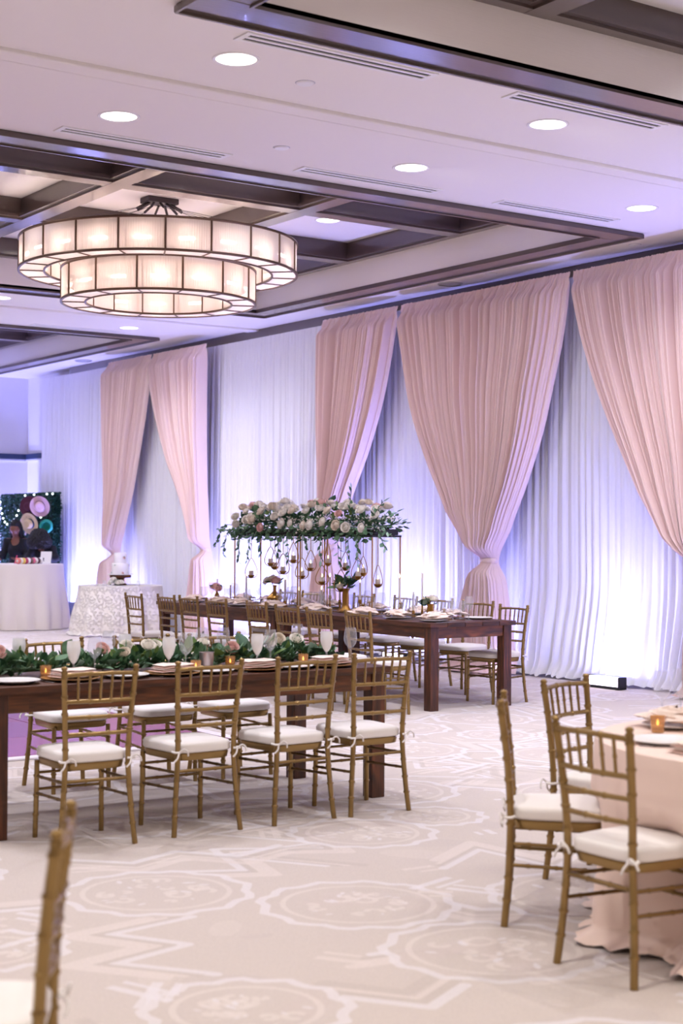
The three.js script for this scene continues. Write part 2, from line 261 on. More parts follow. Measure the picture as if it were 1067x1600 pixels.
// ---------- lamps ----------
const ringGeo = lathe([[0.128, 0.004], [0.13, -0.004], [0.145, -0.006], [0.152, -0.002], [0.152, 0.004]], 28), discGeo = lathe([[0, -0.002], [0.06, -0.003], [0.13, -0.001], [0.13, 0.004]], 28);
let lampProto;
function downlight(x, y, z, label, group, k = 1) {
  let t; if (!lampProto) { t = lampProto = thing('downlight', label, 'downlight', [x, y, z]); obj('trim_ring', ringGeo, M.whiteMetal, t); obj('lens', discGeo, M.glow, t); if (group) t.userData.group = group; }
  else t = dup(lampProto, [x, y, z], 0, label, group);
  if (!group) delete t.userData.group;
  const s = new THREE.SpotLight(z > -6 ? DOWN_WARM : DOWN_COL, DOWN * k, 0, Math.PI * 0.39, 0.9, 2); s.position.set(x, y - 0.03, z); s.target.position.set(x + (x > 6 && x < 9 && z < -6 ? 2.8 : 0), 0, z); s.castShadow = true; s.shadow.radius = 4; scene.add(s, s.target); s.name = 'downlight_beam';
  return t;
}
const hidden = 'unseen recessed round downlight in the flat ceiling beyond the picture';  // unseen downlights, placed on along the ceiling to light the room
const dl = {
  '4.92,-8.28': 'round lit downlight between the near slot vent and the ceiling track, above the picture centre', '7.54,-8.28': 'round lit downlight beside the slot vent under the blue reflecting coffer border',
  '4.92,-9.91': 'round lit downlight above the coffer with the chandelier, next to a bright slot vent', '7.54,-9.91': 'round lit downlight across the ceiling track, above the corner of chandelier coffer',
  '10.17,-9.91': 'round lit downlight nearest the blush drapes, beyond the coffer corner', '7.54,-18.5': 'round lit downlight cut by the picture edge below the chandelier ring',
  '10.17,-20.1': 'small far round downlight below the chandelier beside the far coffer corner',
};
for (const x of [-5.56, -2.94, -0.32, 2.3, 4.92, 7.54, 10.17]) for (const z of [3.2, 1.2, -4, -8.28, -9.91, -14.3, -18.5, -20.1, -25]) {
  if (x > 3 && [-4, -14.3, -25].includes(z)) continue; const l = dl[x + ',' + z]; downlight(x, HC - 0.001, z, l ?? hidden, l ? undefined : 'downlights beyond the picture', z > -6 ? 1.25 : x > 9 ? 0.55 : x > 6 ? 1.3 : x > 4 ? 0.85 : 0.85);
}
cells.forEach((c, k) => c.forEach(([x, y, z, i, j]) => { if (k === 1 && i === 1 && j === 1) return; const seen = k === 1 && i === 2 && j === 1; downlight(x, y - 0.001, z, seen ? 'round lit downlight inside a coffer panel to the side of the chandelier' : 'white recessed round downlight hidden inside a coffer panel', seen ? undefined : 'downlights hidden in the coffers', k === 0 ? 0.7 : i === 2 ? 0.3 : i === 1 ? 0.55 : 0.3); }));
{
  const t = thing('ceiling_diffuser', 'round grey ceiling diffuser in the narrow strip above the blush drapes', 'vent', [11.42, HC, -14.24]); obj('rim', lathe([[0.15, 0], [0.15, -0.012], [0.13, -0.016]], 24), M.grey, t); obj('baffle', lathe([[0.13, -0.004], [0.09, -0.012], [0.06, -0.005], [0, -0.01]], 24), M.grey, t);
  const u = dup(t, [11.47, HC, -24.4], 0, 'small round grey diffuser near the far end of the ceiling by white drape');
  const d = thing('smoke_detector', 'small flat white sprinkler cover beside the downlight at picture top', 'detector', [5.55, HC, -8.45]); obj('cover', lathe([[0, -0.012], [0.05, -0.012], [0.058, -0.006], [0.06, 0]], 20), M.whiteMetal, d); obj('collar', lathe([[0.06, -0.003], [0.068, 0]], 20), M.grey, d);
  dup(d, [6.34, HC, -9.98], 0, 'small flat white sprinkler cover below the ceiling track, near picture centre'); dup(d, [11.4, HC, -11.2], 0, 'small flat white sprinkler cover above the blush drapes by coffer corner'); dup(d, [11.35, HC, -13.4], 0, 'small flat white sprinkler cover beside the round grey diffuser');
}
{ // slot vents
  let proto; const vent = (x, z, label) => {
    if (proto) return dup(proto, [x, HC, z], 0, label);
    proto = thing('slot_vent', label, 'vent', [x, HC, z]); obj('frame', [-0.065, 0, 0.065].map((q) => rbox(-0.69, 0.69, -0.01, 0.004, q - 0.014, q + 0.014, 0.003)).concat([rbox(-0.72, -0.68, -0.01, 0.004, -0.087, 0.087, 0.003), rbox(0.68, 0.72, -0.01, 0.004, -0.087, 0.087, 0.003)]), M.whiteMetal, proto);
    for (const q of [-0.0325, 0.0325]) obj('slot', box(-0.68, 0.68, -0.003, 0.003, q - 0.017, q + 0.017), M.slot, proto); return proto;
  };
  vent(5.42, -7.86, 'long white twin-slot vent right under the blue coffer border at the top'); vent(7.53, -7.86, 'long white twin-slot vent above the downlight at upper right'); vent(5.42, -10.46, 'long white twin-slot vent over the coffer edge nearest the chandelier');
  vent(7.53, -10.46, 'long white twin-slot vent between the middle downlight and chandelier coffer'); vent(9.65, -10.46, 'long white twin-slot vent beside the sharp coffer corner near the drapes'); vent(9.6, -20.6, 'small distant twin-slot vent below the chandelier');
}
{ // two-tier ring chandelier
  const cx = 7.63, cz = -14.4, t = thing('chandelier', 'large two-tier round chandelier of ribbed glass panels in bronze frames', 'chandelier', [cx, 4.63, cz]);
  const ring = (name, R, w, y0, y1, n, off) => {
    const g = grp(name, t), da = (Math.PI * 2) / n, band = (r0, r1, ya, yb) => lathe([[r0, ya], [r1, ya], [r1, yb], [r0, yb], [r0, ya]], 80);
    obj('rim_band', band(R - 0.012, R + 0.012, y1 - 0.022, y1), M.bronze, g); obj('rim_band', band(R - 0.012, R + 0.012, y0, y0 + 0.022), M.bronze, g); obj('inner_band', band(R - w - 0.01, R - w + 0.01, y0, y0 + 0.02), M.bronze, g); obj('inner_band', band(R - w - 0.01, R - w + 0.01, y1 - 0.02, y1), M.bronze, g);
    const ribs = 18;
    for (let i = 0; i < n; i++) {
      const a = off + i * da; const P = (r, y, q) => [Math.sin(q) * r, y, Math.cos(q) * r];
      obj('post', bar(P(R, y0, a), P(R, y1, a), 0.011), M.bronze, g); obj('spoke', bar(P(R, y0 + 0.01, a), P(R - w, y0 + 0.01, a), 0.009), M.bronze, g); obj('inner_post', bar(P(R - w, y0, a), P(R - w, y1, a), 0.008), M.bronze, g);
      obj('glass_panel', grid(ribs * 4, 1, (u, v) => P(R - 0.006 + 0.004 * Math.abs(Math.sin(u * ribs * Math.PI)), lerp(y1 - 0.02, y0 + 0.02, v), a + da * (0.012 + u * 0.976))), M.reeded, g);
      obj('inner_panel', grid(24, 1, (u, v) => P(R - w + 0.004 * Math.abs(Math.sin(u * 12 * Math.PI)), lerp(y1 - 0.02, y0 + 0.02, v), a + da * u)), M.reeded, g);
      obj('base_panel', grid(6, 1, (u, v) => P(lerp(R - 0.012, R - w + 0.01, v), y0 + 0.012, a + da * (0.01 + u * 0.98))), M.opal, g);
      const b = P(R - w * 0.3, lerp(y0, y1, 0.42), a + da / 2); obj('bulb', at(new THREE.CapsuleGeometry(0.018, 0.13, 4, 8).rotateZ(Math.PI / 2).rotateY(a + da / 2), ...b), M.bulb, g);
      const L = new THREE.PointLight(CHAND_COL, CHAND, 0, 2); L.position.set(...b); L.castShadow = true; L.name = 'bulb_light'; g.add(L);
    }
  };
  ring('upper_ring', 1.45, 0.26, -0.34, 0.0, 20, Math.PI * 0.805 - 0.148); ring('lower_ring', 1.015, 0.25, -0.65, -0.29, 14, Math.PI * 0.805 - 0.09);
  obj('ceiling_plate', at(new RoundedBoxGeometry(0.36, 0.06, 0.2, 2, 0.01), 0, 0.44, 0), M.steel, t);
  const n = 12; for (let i = 0; i < n; i++) { const a = (i / n) * Math.PI * 2 + 0.2, p0 = V(Math.cos(a) * 0.14, 0.41, Math.sin(a) * 0.07), p1 = V(Math.cos(a) * 1.42, 0, Math.sin(a) * 1.42), q = p0.clone().lerp(p1, 0.09).add(V(0, -0.03, 0)); obj('gripper', bar(p0, q, 0.014), M.steel, t); obj('cable', bar(q, p1, 0.0025, 4), M.steel, t); }
  for (let i = 0; i < 7; i++) { const a = (i / 7) * Math.PI * 2; obj('tier_cable', bar([Math.cos(a) * 1.19, -0.02, Math.sin(a) * 1.19], [Math.cos(a) * 1.005, -0.29, Math.sin(a) * 1.005], 0.003, 4), M.steel, t); }
}
// floor uplights along the drapes: one seen, others unseen, placed to light them
{
  const shape = (t) => { obj('housing', [rbox(-0.03, 0.08, 0.005, 0.03, -0.23, 0.23, 0.004), rbox(0.06, 0.08, 0.02, 0.13, -0.23, 0.23, 0.004), rbox(-0.03, 0.08, 0.005, 0.13, 0.21, 0.23, 0.004), rbox(-0.03, 0.08, 0.005, 0.13, -0.23, -0.21, 0.004)], M.black, t); obj('feet', [rbox(-0.02, 0, 0, 0.006, -0.2, -0.17, 0.002), rbox(-0.02, 0, 0, 0.006, 0.17, 0.2, 0.002)], M.black, t); obj('lens', rbox(-0.026, 0.06, 0.03, 0.122, -0.21, 0.21, 0.004), M.upGlow, t); };
  M.upGlow = std(0xffffff, 0.5, 0, { emissive: 0xf4e6ff, emissiveIntensity: 2.5 });
  let proto; for (const [z, label, k] of [[-11.48, 'black floor uplight bar with a glowing white face at the foot of white drape', 0.55], [-8.2, 'black floor uplight bar at the drape foot past the picture edge', 1], [-15.1, 'black floor uplight bar hidden behind the dark farm table end', 0.8], [-18.7, 'black floor uplight bar hidden behind the middle of the far farm table', 0.8], [-21.3, 'black floor uplight bar behind the far end of the long table', 0.8], [-24.1, 'black floor uplight bar behind the cake table', 0.6], [-13.3, 'unseen floor uplight bar behind the dark end legs of long table, lighting the drape', 0.4], [-16.9, 'unseen floor uplight bar behind the joint of the long tables, lighting the drape', 0.4], [-20.0, 'unseen floor uplight bar by the narrow blush swag tail, lighting the drape', 0.4], [-22.7, 'unseen floor uplight bar hidden behind the lace cake table, lighting the drape', 0.4], [-25.0, 'unseen floor uplight bar beside the green hedge screen', 0.5]]) {
    let t; if (!proto) { t = proto = thing('floor_uplight', label, 'uplight', [11.27, 0, z]); shape(t); } else t = dup(proto, [11.27, 0, z], 0, label);
    const L = new THREE.SpotLight(UP_COL, UP * k, 0, 0.85, 1, 2); L.position.set(11.275, 0.14, z); L.target.position.set(11.66, 2.1, z); L.castShadow = true; L.shadow.radius = 3; L.name = 'uplight_glow'; scene.add(L, L.target);
    const A = new THREE.RectAreaLight(UP_COL, UPW * k, 0.42, 0.07); A.position.set(11.285, 0.135, z); A.lookAt(11.285 + 0.3, 1.135, z); A.name = 'uplight_wash'; scene.add(A);
  }
}
{ // unseen bars of the same kind, placed to light the far wall
  const src = scene.children.find((o) => o.name === 'floor_uplight');
  for (const [x, label] of [[10.75, 'unseen floor uplight bar behind the hedge screen, lighting the far wall'], [8.9, 'unseen floor uplight bar lighting the far wall past the picture edge']]) {
    dup(src, [x, 0, -27.62], Math.PI / 2, label); const A = new THREE.RectAreaLight(UP_COL, UPW * 1.6, 0.42, 0.07); A.position.set(x, 0.135, -27.64); A.lookAt(x, 1.135, -27.94); A.name = 'uplight_wash'; scene.add(A); const L = new THREE.SpotLight(UP_COL, UP * 1.2, 0, 0.95, 1, 2); L.position.set(x, 0.14, -27.64); L.target.position.set(x, 2.1, -28.05); L.castShadow = true; L.shadow.radius = 3; L.name = 'uplight_glow'; scene.add(L, L.target);
  }
}

// ---------- drapes ----------
const DT = 4.42;
function curve(pts) { // [y,z] list, top to bottom -> z(y), smooth through the points
  return (y) => { let i = 0; while (i < pts.length - 2 && y < pts[i + 1][0]) i++; const p = (k) => pts[Math.min(pts.length - 1, Math.max(0, k))], [a, b, c, d] = [p(i - 1), p(i), p(i + 1), p(i + 2)], t = Math.min(1, Math.max(0, (b[0] - y) / (b[0] - c[0] || 1))); return 0.5 * (2 * b[1] + (c[1] - a[1]) * t + (2 * a[1] - 5 * b[1] + 4 * c[1] - d[1]) * t * t + (3 * b[1] - a[1] - 3 * c[1] + d[1]) * t ** 3); };
}
function pleats(n, e = 1.3) { // uneven pleat phase over u
  const w = []; let s = 0; for (let i = 0; i < n; i++) { const q = rr(0.5, 1.6); w.push([s, q, rr(0.45, 1.2)]); s += q; }
  return (u) => { let x = u * s, i = 0; while (i < n - 1 && x > w[i + 1][0]) i++; const t = (x - w[i][0]) / w[i][1]; return Math.abs(Math.sin(Math.min(1, t) * Math.PI)) ** e * w[i][2]; };
}
function sheer(z0, z1, label, hem = 0.0, flare = 0) {
  const t = thing('white_drape', label, 'drape', [11.74, 0, (z0 + z1) / 2]), w = z1 - z0, big = pleats(Math.round(w / 0.12), 1), fine = pleats(Math.round(w / 0.055), 0.9), ph = rr(0, 6);
  const cloth = grid(Math.round(w * 110), 46, (u, v) => {
    const y = lerp(DT, hem, v), low = smooth(0.75, 1, v) * flare, top = smooth(0, 0.1, v);
    const amp = 0.02 + 0.03 * smooth(0.05, 0.5, v), uu = u + 0.004 * Math.sin(v * 5 + u * 9 + ph);
    const puddle = flare ? smooth(0.965, 1, v) : 0;
    return [-(fine(uu) * 0.016 * (1 - 0.5 * v) + big(uu) * amp * top + low * (0.08 + 0.08 * big(u * 0.99 + 0.005)) + puddle * (0.05 + 0.14 * big(1 - u)) * 0.6), y + (puddle ? 0.012 + 0.03 * Math.abs(Math.sin(u * w * 17 + 2 * Math.sin(u * w * 5))) * puddle : 0), (u - 0.5) * w + 0.04 * low * Math.sin(u * w * 7 + ph)];
  });
  obj('fabric', cloth, M.sheer, t); return t;
}
sheer(-26.7, -23.5, 'white sheer drape at the far end behind the hedge screen and cake table', 0.33);
sheer(-23.5, -20.3, 'white sheer drape showing between the two narrow far blush swags', 0.02);
sheer(-20.3, -17.0, 'white sheer drape hanging bare between the far and middle blush swags', 0.02);
sheer(-17.0, -13.8, 'white sheer drape behind the flower stand and middle blush swag', 0.02, 0.3);
sheer(-13.8, -10.7, 'white sheer drape brightly lit by the floor uplight, pooling on the carpet', 0.0, 1);
sheer(-10.7, -7.4, 'white sheer drape running out of the picture beside the lit one', 0.0, 1);
{
  const t = thing('drape_pole', 'thin dark drape pole standing up above the white drape gap', 'pole', [11.8, 0, -20.28]); obj('upright', bar([0, 0, 0], [0, 4.52, 0], 0.02, 8), M.steel, t); obj('foot_plate', rbox(-0.2, 0.2, 0, 0.012, -0.2, 0.2, 0.004), M.steel, t); obj('crossbar', bar([0, 4.34, -6.4], [0, 4.34, 12.8], 0.02, 8), M.steel, t);
}
function swag(label, L, R, opt = {}) {
  const zl = curve(L), zr = curve(R), knotY = opt.knot, zc = (L[0][1] + R[0][1]) / 2, w0 = R[0][1] - L[0][1], n = Math.round(w0 * (opt.dense ?? 13)), pl = pleats(n, 0.5), pl2 = pleats(n * 3, 0.8), kz = (zl(knotY) + zr(knotY)) / 2;
  const t = thing('blush_drape', label, 'drape', [11.5, 0, zc]); const kw = zr(knotY) - zl(knotY);
  const part = (ya, yb, nv, name, flip) => obj(name, grid(Math.round(w0 * 210), nv, (u, v) => {
    const y = lerp(ya, yb, v), a = zl(y), b = zr(y), w = b - a, g = smooth(1.2, 0, Math.abs(y - knotY)), g2 = smooth(0.16, 0, Math.abs(y - knotY)), k = Math.sqrt(w / w0);
    const tp = smooth(DT - 0.02, DT - 0.25, y), d = DT - y, pocket = 0.018 * Math.exp(-(((d - 0.07) / 0.03) ** 2));
    const amp = (0.02 + 0.15 * tp) * (0.6 + 0.4 * k) * (1 - 0.7 * g2), round = Math.sqrt(Math.max(0, 1 - (2 * u - 1) ** 2));
    const bulk = (0.03 + 0.09 * g + (y < knotY ? 0.12 * smooth(knotY, 0.2, y) : 0)) * round * smooth(0, 1.5, d) * (1 - 0.45 * g2) + 0.02;
    const hemx = y < 0.12 ? smooth(0.12, 0, y) * (0.04 + 0.12 * pl2(u)) : 0, edge = smooth(0, 0.03, u) * smooth(1, opt.band ? 0.93 : 0.97, u);
    return [-(bulk + (pl(u) * 1.0 + pl2(u) * 0.26) * amp * (0.25 + 0.75 * edge) + pl2(u * 0.97) * 0.012 * (1 - tp) + pocket + hemx), Math.max(0.012 + 0.03 * pl2(u) * (y < 0.1 ? 1 : 0), y + 0.01 * (1 - tp) * (pl2(u * 0.93 + 0.02) - 0.6)), lerp(a, b, u) - zc];
  }), M.blush, t);
  part(DT, knotY, 90, 'fabric'); part(knotY, 0.012, 34, 'tail');
  obj('tie', at(lathe([[kw * 0.44, -0.03], [kw * 0.5, -0.012], [kw * 0.5, 0.012], [kw * 0.44, 0.03]], 28).scale(0.62, 1, 1.12), -0.075, knotY, kz - zc), M.blush, t);
  return t;
}
const p4L = [[4.42, -15.27], [3.75, -15.12], [3.1, -14.93], [2.46, -14.6], [1.84, -14.17], [1.47, -13.82], [1.28, -13.64], [1.06, -13.76], [0.72, -13.88], [0.34, -14.0], [0, -14.1]], p4R = [[4.42, -12.23], [3.77, -12.33], [3.23, -12.49], [2.68, -12.67], [2.12, -12.93], [1.62, -13.2], [1.28, -13.4], [1.07, -13.27], [0.75, -13.2], [0.39, -13.13], [0, -13.06]];
swag('wide blush drape gathered at its middle into an hourglass behind the table end', p4L, p4R, { knot: 1.28, band: true });
const p5L = [[4.42, -12.19], [3.74, -12.02], [3.17, -11.78], [2.62, -11.49], [2.01, -11.13], [1.56, -10.77], [1.25, -10.33], [1.05, -10.36], [0.7, -10.4], [0, -10.42]];
swag('wide blush drape cut off by the picture edge beside the floor uplight', p5L, p5L.map(([y, z]) => [y, -20.4 - z]), { knot: 1.25 });
swag('blush drape swept to one side behind the tall flower arrangement', [[4.42, -17.01], [3.57, -17.0], [2.72, -16.96], [1.95, -16.88], [1.42, -16.79], [1.1, -16.93], [0.67, -17.03], [0, -17.15]], [[4.42, -15.33], [3.78, -15.47], [3.23, -15.65], [2.67, -15.92], [2.11, -16.27], [1.42, -16.6], [1.11, -16.48], [0.7, -16.36], [0, -16.2]], { knot: 1.42, band: true });
swag('blush drape swept aside directly behind the wedding cake', [[4.42, -23.42], [3.53, -23.38], [2.56, -23.3], [1.7, -23.19], [1.22, -23.11], [0.96, -23.27], [0.53, -23.36], [0, -23.4]], [[4.42, -21.86], [3.75, -21.99], [2.94, -22.24], [2.22, -22.5], [1.55, -22.81], [1.22, -22.95], [0.97, -22.82], [0.55, -22.64], [0, -22.5]], { knot: 1.22, band: true });
swag('narrow blush drape swept toward the far end of the long farm table', [[4.42, -21.82], [3.52, -21.53], [2.7, -21.1], [1.99, -20.58], [1.51, -20.24], [1.32, -20.12], [1.03, -20.18], [0.7, -20.25], [0, -20.35]], [[4.42, -20.1], [3.33, -20.11], [2.37, -20.08], [1.51, -20.01], [1.32, -19.96], [1.03, -19.86], [0.7, -19.78], [0, -19.65]], { knot: 1.32 });

// ---------- chairs ----------
let chairProto;
function makeChair(label) {
  const t = thing('ballroom_chair', label, 'chair');
  const nodes = [0.12, 0.22, 0.33, 0.46, 0.56, 0.66, 0.76, 0.86, 0.965];
  for (const s of [-1, 1]) {
    const pts = [[s * 0.2, 0, 0.228], [s * 0.186, 0.16, 0.214], [s * 0.172, 0.34, 0.206], [s * 0.168, 0.45, 0.205], [s * 0.175, 0.62, 0.214], [s * 0.185, 0.78, 0.231], [s * 0.192, 0.885, 0.245]];
    obj('back_post', [bamboo(pts, 0.0148, nodes, 48, 8), at(lathe([[0.0145, -0.006], [0.018, 0], [0.011, 0.008], [0.017, 0.018], [0.012, 0.027], [0, 0.03]], 10), s * 0.192, 0.885, 0.245)], M.gold, t);
    obj('front_leg', bamboo([[s * 0.178, 0.4, -0.168], [s * 0.18, 0.2, -0.17], [s * 0.183, 0, -0.176]], 0.0142, [0.2, 0.45, 0.7], 30, 8), M.gold, t);
    obj('side_stretcher', bamboo([[s * 0.172, 0.33, 0.206], [s * 0.179, 0.318, -0.168]], 0.008, [0.2, 0.5, 0.8], 24, 6), M.goldB, t);
    obj('side_stretcher', bamboo([[s * 0.178, 0.245, 0.209], [s * 0.18, 0.23, -0.169]], 0.008, [0.2, 0.5, 0.8], 24, 6), M.goldB, t);
  }
  obj('front_stretcher', bamboo([[-0.179, 0.335, -0.168], [0.179, 0.335, -0.168]], 0.008, [0.25, 0.5, 0.75], 24, 6), M.goldB, t);
  obj('front_stretcher', bamboo([[-0.18, 0.25, -0.169], [0.18, 0.25, -0.169]], 0.008, [0.25, 0.5, 0.75], 24, 6), M.goldB, t);
  obj('back_stretcher', bamboo([[-0.172, 0.335, 0.206], [0.172, 0.335, 0.206]], 0.0095, [0.33, 0.66], 24, 6), M.goldB, t);
  const rail = (y, hw, z, r, bow, rise) => bamboo([[-hw, y, z], [-hw * 0.5, y + rise * 0.75, z + bow * 0.75], [0, y + rise, z + bow], [hw * 0.5, y + rise * 0.75, z + bow * 0.75], [hw, y, z]], r, [0.03, 0.35, 0.65, 0.97], 30, 7);
  const rails = [[0.868, 0.19, 0.242, 0.011, 0.018, 0.006], [0.735, 0.182, 0.226, 0.011, 0.016, 0], [0.655, 0.177, 0.217, 0.0105, 0.015, 0], [0.57, 0.173, 0.21, 0.0105, 0.014, 0]];
  obj('top_rail', rail(...rails[0]), M.gold, t); for (const q of rails.slice(1)) obj('back_rail', rail(...q), M.gold, t);
  for (let i = 0; i < 5; i++) { const u = (i - 2) / 3, b = 1 - u * u * 0.9; obj('spindle', bamboo([[u * 0.182 * 0.95, 0.735, 0.226 + 0.016 * b], [u * 0.19 * 0.95, 0.87, 0.242 + 0.018 * b]], 0.0072, [0.5], 12, 6), M.gold, t); }
  const outline = (y, g, n = 40) => { const P = []; for (let i = 0; i < n; i++) { const a = (i / n) * Math.PI * 2, c = Math.cos(a), s = Math.sin(a), e = 0.38, x = Math.sign(c) * Math.abs(c) ** e, z = Math.sign(s) * Math.abs(s) ** e; P.push([x * (lerp(0.19, 0.165, (z + 1) / 2) + g), y, 0.008 + z * (0.192 + g)]); } return P; };
  const slab = (lv) => { const rings = lv.map(([y, g]) => outline(y, g)), g = grid(40, rings.length - 1, (u, v) => rings[Math.round(v * (rings.length - 1))][Math.round(u * 40) % 40], true), cap = (r, up) => grid(40, 1, (u, v) => { const p = r[Math.round(u * 40) % 40]; return v ? [p[0], p[1], p[2]] : [0, p[1] + up, 0.008]; }); return [g, cap(rings[0], 0), cap(rings[rings.length - 1], lv[0][2] ?? 0)]; };
  obj('seat_frame', slab([[0.385, -0.012], [0.388, -0.002], [0.418, 0.004], [0.424, -0.002]]), M.gold, t);
  obj('cushion', slab([[0.425, -0.004, 0.008], [0.428, 0.008], [0.436, 0.012], [0.452, 0.011], [0.462, 0.013], [0.466, 0.008], [0.474, 0.006], [0.48, -0.012], [0.484, -0.06]]), M.cushion, t);
  for (const s of [-1, 1]) { const x = s * 0.176, y = 0.437, z = 0.216; obj('tie', [tube([[x - 0.016, y, z - 0.03], [x + s * 0.018, y, z - 0.012], [x + s * 0.02, y, z + 0.01], [x, y, z + 0.016], [x - s * 0.018, y, z + 0.005]], 0.006, 14, 5), tube([[x, y, z + 0.016], [x + 0.02, y + 0.018, z + 0.03], [x + 0.045, y + 0.002, z + 0.026], [x + 0.052, y - 0.02, z + 0.02]], 0.005, 10, 5), tube([[x, y, z + 0.016], [x - 0.014, y - 0.025, z + 0.028], [x - 0.03, y - 0.045, z + 0.022]], 0.005, 10, 5)], M.ribbon, t); }
  return t;
}
function chair(x, z, fx, fz, label, group) {
  const a = Math.atan2(-fx, -fz), fl = Math.hypot(fx, fz); x -= (fx / fl) * 0.034; z -= (fz / fl) * 0.034; let t;
  if (!chairProto) { t = chairProto = makeChair(label); t.position.set(x, 0, z); t.rotation.y = a; t.userData.group = group; } else t = dup(chairProto, [x, 0, z], a, label, group);
  return t;
}
const G1 = 'gold chairs at the front farm table', G2 = 'gold chairs at the long far farm table', G3 = 'gold chairs at the round blush table';
chair(3.43, -7.31, 0.06, -1, 'gold chair with back turned to us, nearest the dark corner leg of the front table', G1);
chair(4.05, -7.32, 0.0, -1, 'gold chair with back turned to us, second along the near side of front table', G1);
chair(4.645, -7.31, -0.03, -1, 'gold chair with back turned to us, third along the near side of front table', G1);
chair(5.155, -7.29, 0.02, -1, 'gold chair with back turned to us at the near corner of front table, toward drapes', G1);
chair(3.3, -8.72, 0, 1, 'gold chair almost hidden behind the thick dark corner leg of front table', G1);
chair(4.06, -8.76, 0.0, 1, 'gold chair facing us behind front table garland, its cushion against the pink dance floor', G1);
chair(4.66, -8.74, -0.03, 1, 'gold chair facing us behind the pink rose of the front table garland', G1);
chair(5.2, -8.7, 0.02, 1, 'gold chair facing us behind front table, the one nearest the long far table', G1);
const bz = [-15.25, -14.77, -14.37, -13.67, -12.9, -12.08, -11.52, -10.93], bl = ['standing apart in front of the lace cake table', 'overlapping its neighbour at long table far end', 'nearer of the overlapping pair at long table far end', 'by the pink bud vase', 'below the round gold vase with pink and white roses', 'just in front of the joint of the two long tables', 'in front of the gold vase with dark leaves', 'nearest us on the near side of the long far table'];
bz.forEach((z, i) => chair([8.07, 8.22, 8.27, 8.2, 8.22, 8.04, 8.02, 8.04][i], z, 1, [0, 0.02, 0, -0.02, 0.04, 0, 0, 0.03][i], 'gold chair seen from behind ' + bl[i], G2));
[[9.45, -11.13, -1, 0.02, 'gold chair at the table end before the blush hourglass drape, seen whole'], [9.74, -11.95, -1, 0.2, 'gold chair beside the end one, blush drape tail behind it'], [9.82, -12.72, -1, 0, 'gold chair across the long table behind the small gold cup of roses'], [9.82, -13.32, -1, 0.03, 'gold chair across the long table beside the brightly lit drape and tall tapers'], [9.78, -14.05, -1, 0, 'gold chair across the long table behind the teardrop candle holders'], [9.66, -14.87, -1, 0.1, 'gold chair across the long table between flower stand legs'], [9.62, -15.35, -1, 0, 'gold chair across the far end of the long table, behind round gold vase']].forEach(([x, z, fx, fz, l]) => chair(x, z, fx, fz, l, G2));
chair(4.165, -4.02, 1, 0.02, 'gold chair seen from behind at near side of round blush table', G3);
chair(4.42, -4.705, 0.74, 0.68, 'gold chair seen edge-on, pulled up to the round blush table', G3);
chair(5.08, -5.09, 0.28, 0.96, 'gold chair on the far side of the round blush table, toward the uplight', G3);
chair(1.3, -3.505, -0.87, -0.49, 'blurred gold chair close to us, cut by the bottom picture edge', 'gold chairs close to the camera');

// ---------- farm tables ----------
function farmTable(label, x0, x1, z0, z1, long, T = 0.785) {
  const t = thing('farm_table', label, 'table', [(x0 + x1) / 2, 0, (z0 + z1) / 2]), hx = (x1 - x0) / 2, hz = (z1 - z0) / 2, th = 0.04, n = 5, mats = [M.wood, M.wood3, M.wood2];
  for (let i = 0; i < n; i++) { const a = -1 + (2 * i) / n, b = -1 + (2 * (i + 1)) / n, dy = rr(-0.0015, 0.0015); obj('tabletop_plank', uvm(long === 'x' ? rbox(-hx, hx, T - th + dy, T + dy, a * hz + 0.002, b * hz - 0.002, 0.004) : rbox(a * hx + 0.002, b * hx - 0.002, T - th + dy, T + dy, -hz, hz, 0.004), 0.8, long), [M.wood, M.wood3][i % 2], t); }
  const l = 0.095, o = 0.03, ya = T - th, ax = hx - o, az = hz - o;
  for (const sx of [-1, 1]) for (const sz of [-1, 1]) obj('leg', uvm(rbox(sx * ax, sx * (ax - l), 0, ya, sz * az, sz * (az - l), 0.005), 0.8, 'y'), mats[0], t);
  for (const s of [-1, 1]) { obj('apron', uvm(rbox(-ax + l, ax - l, ya - 0.1, ya, s * (az - 0.012), s * (az - 0.04), 0.003), 0.8, 'x'), M.wood2, t); obj('apron', uvm(rbox(s * (ax - 0.012), s * (ax - 0.04), ya - 0.1, ya, -az + l, az - l, 0.003), 0.8, 'z'), M.wood2, t); }
  return t;
}
const TT = 0.787;
farmTable('dark wooden farm table in front, with leafy garland down its middle', 2.98, 5.53, -8.44, -7.43, 'x');
farmTable('near half of the long dark farm table, its two thick end legs showing', 8.43, 9.44, -13.34, -10.77, 'z');
farmTable('far half of the long dark farm table, toward the cake table', 8.43, 9.44, -15.93, -13.36, 'z');

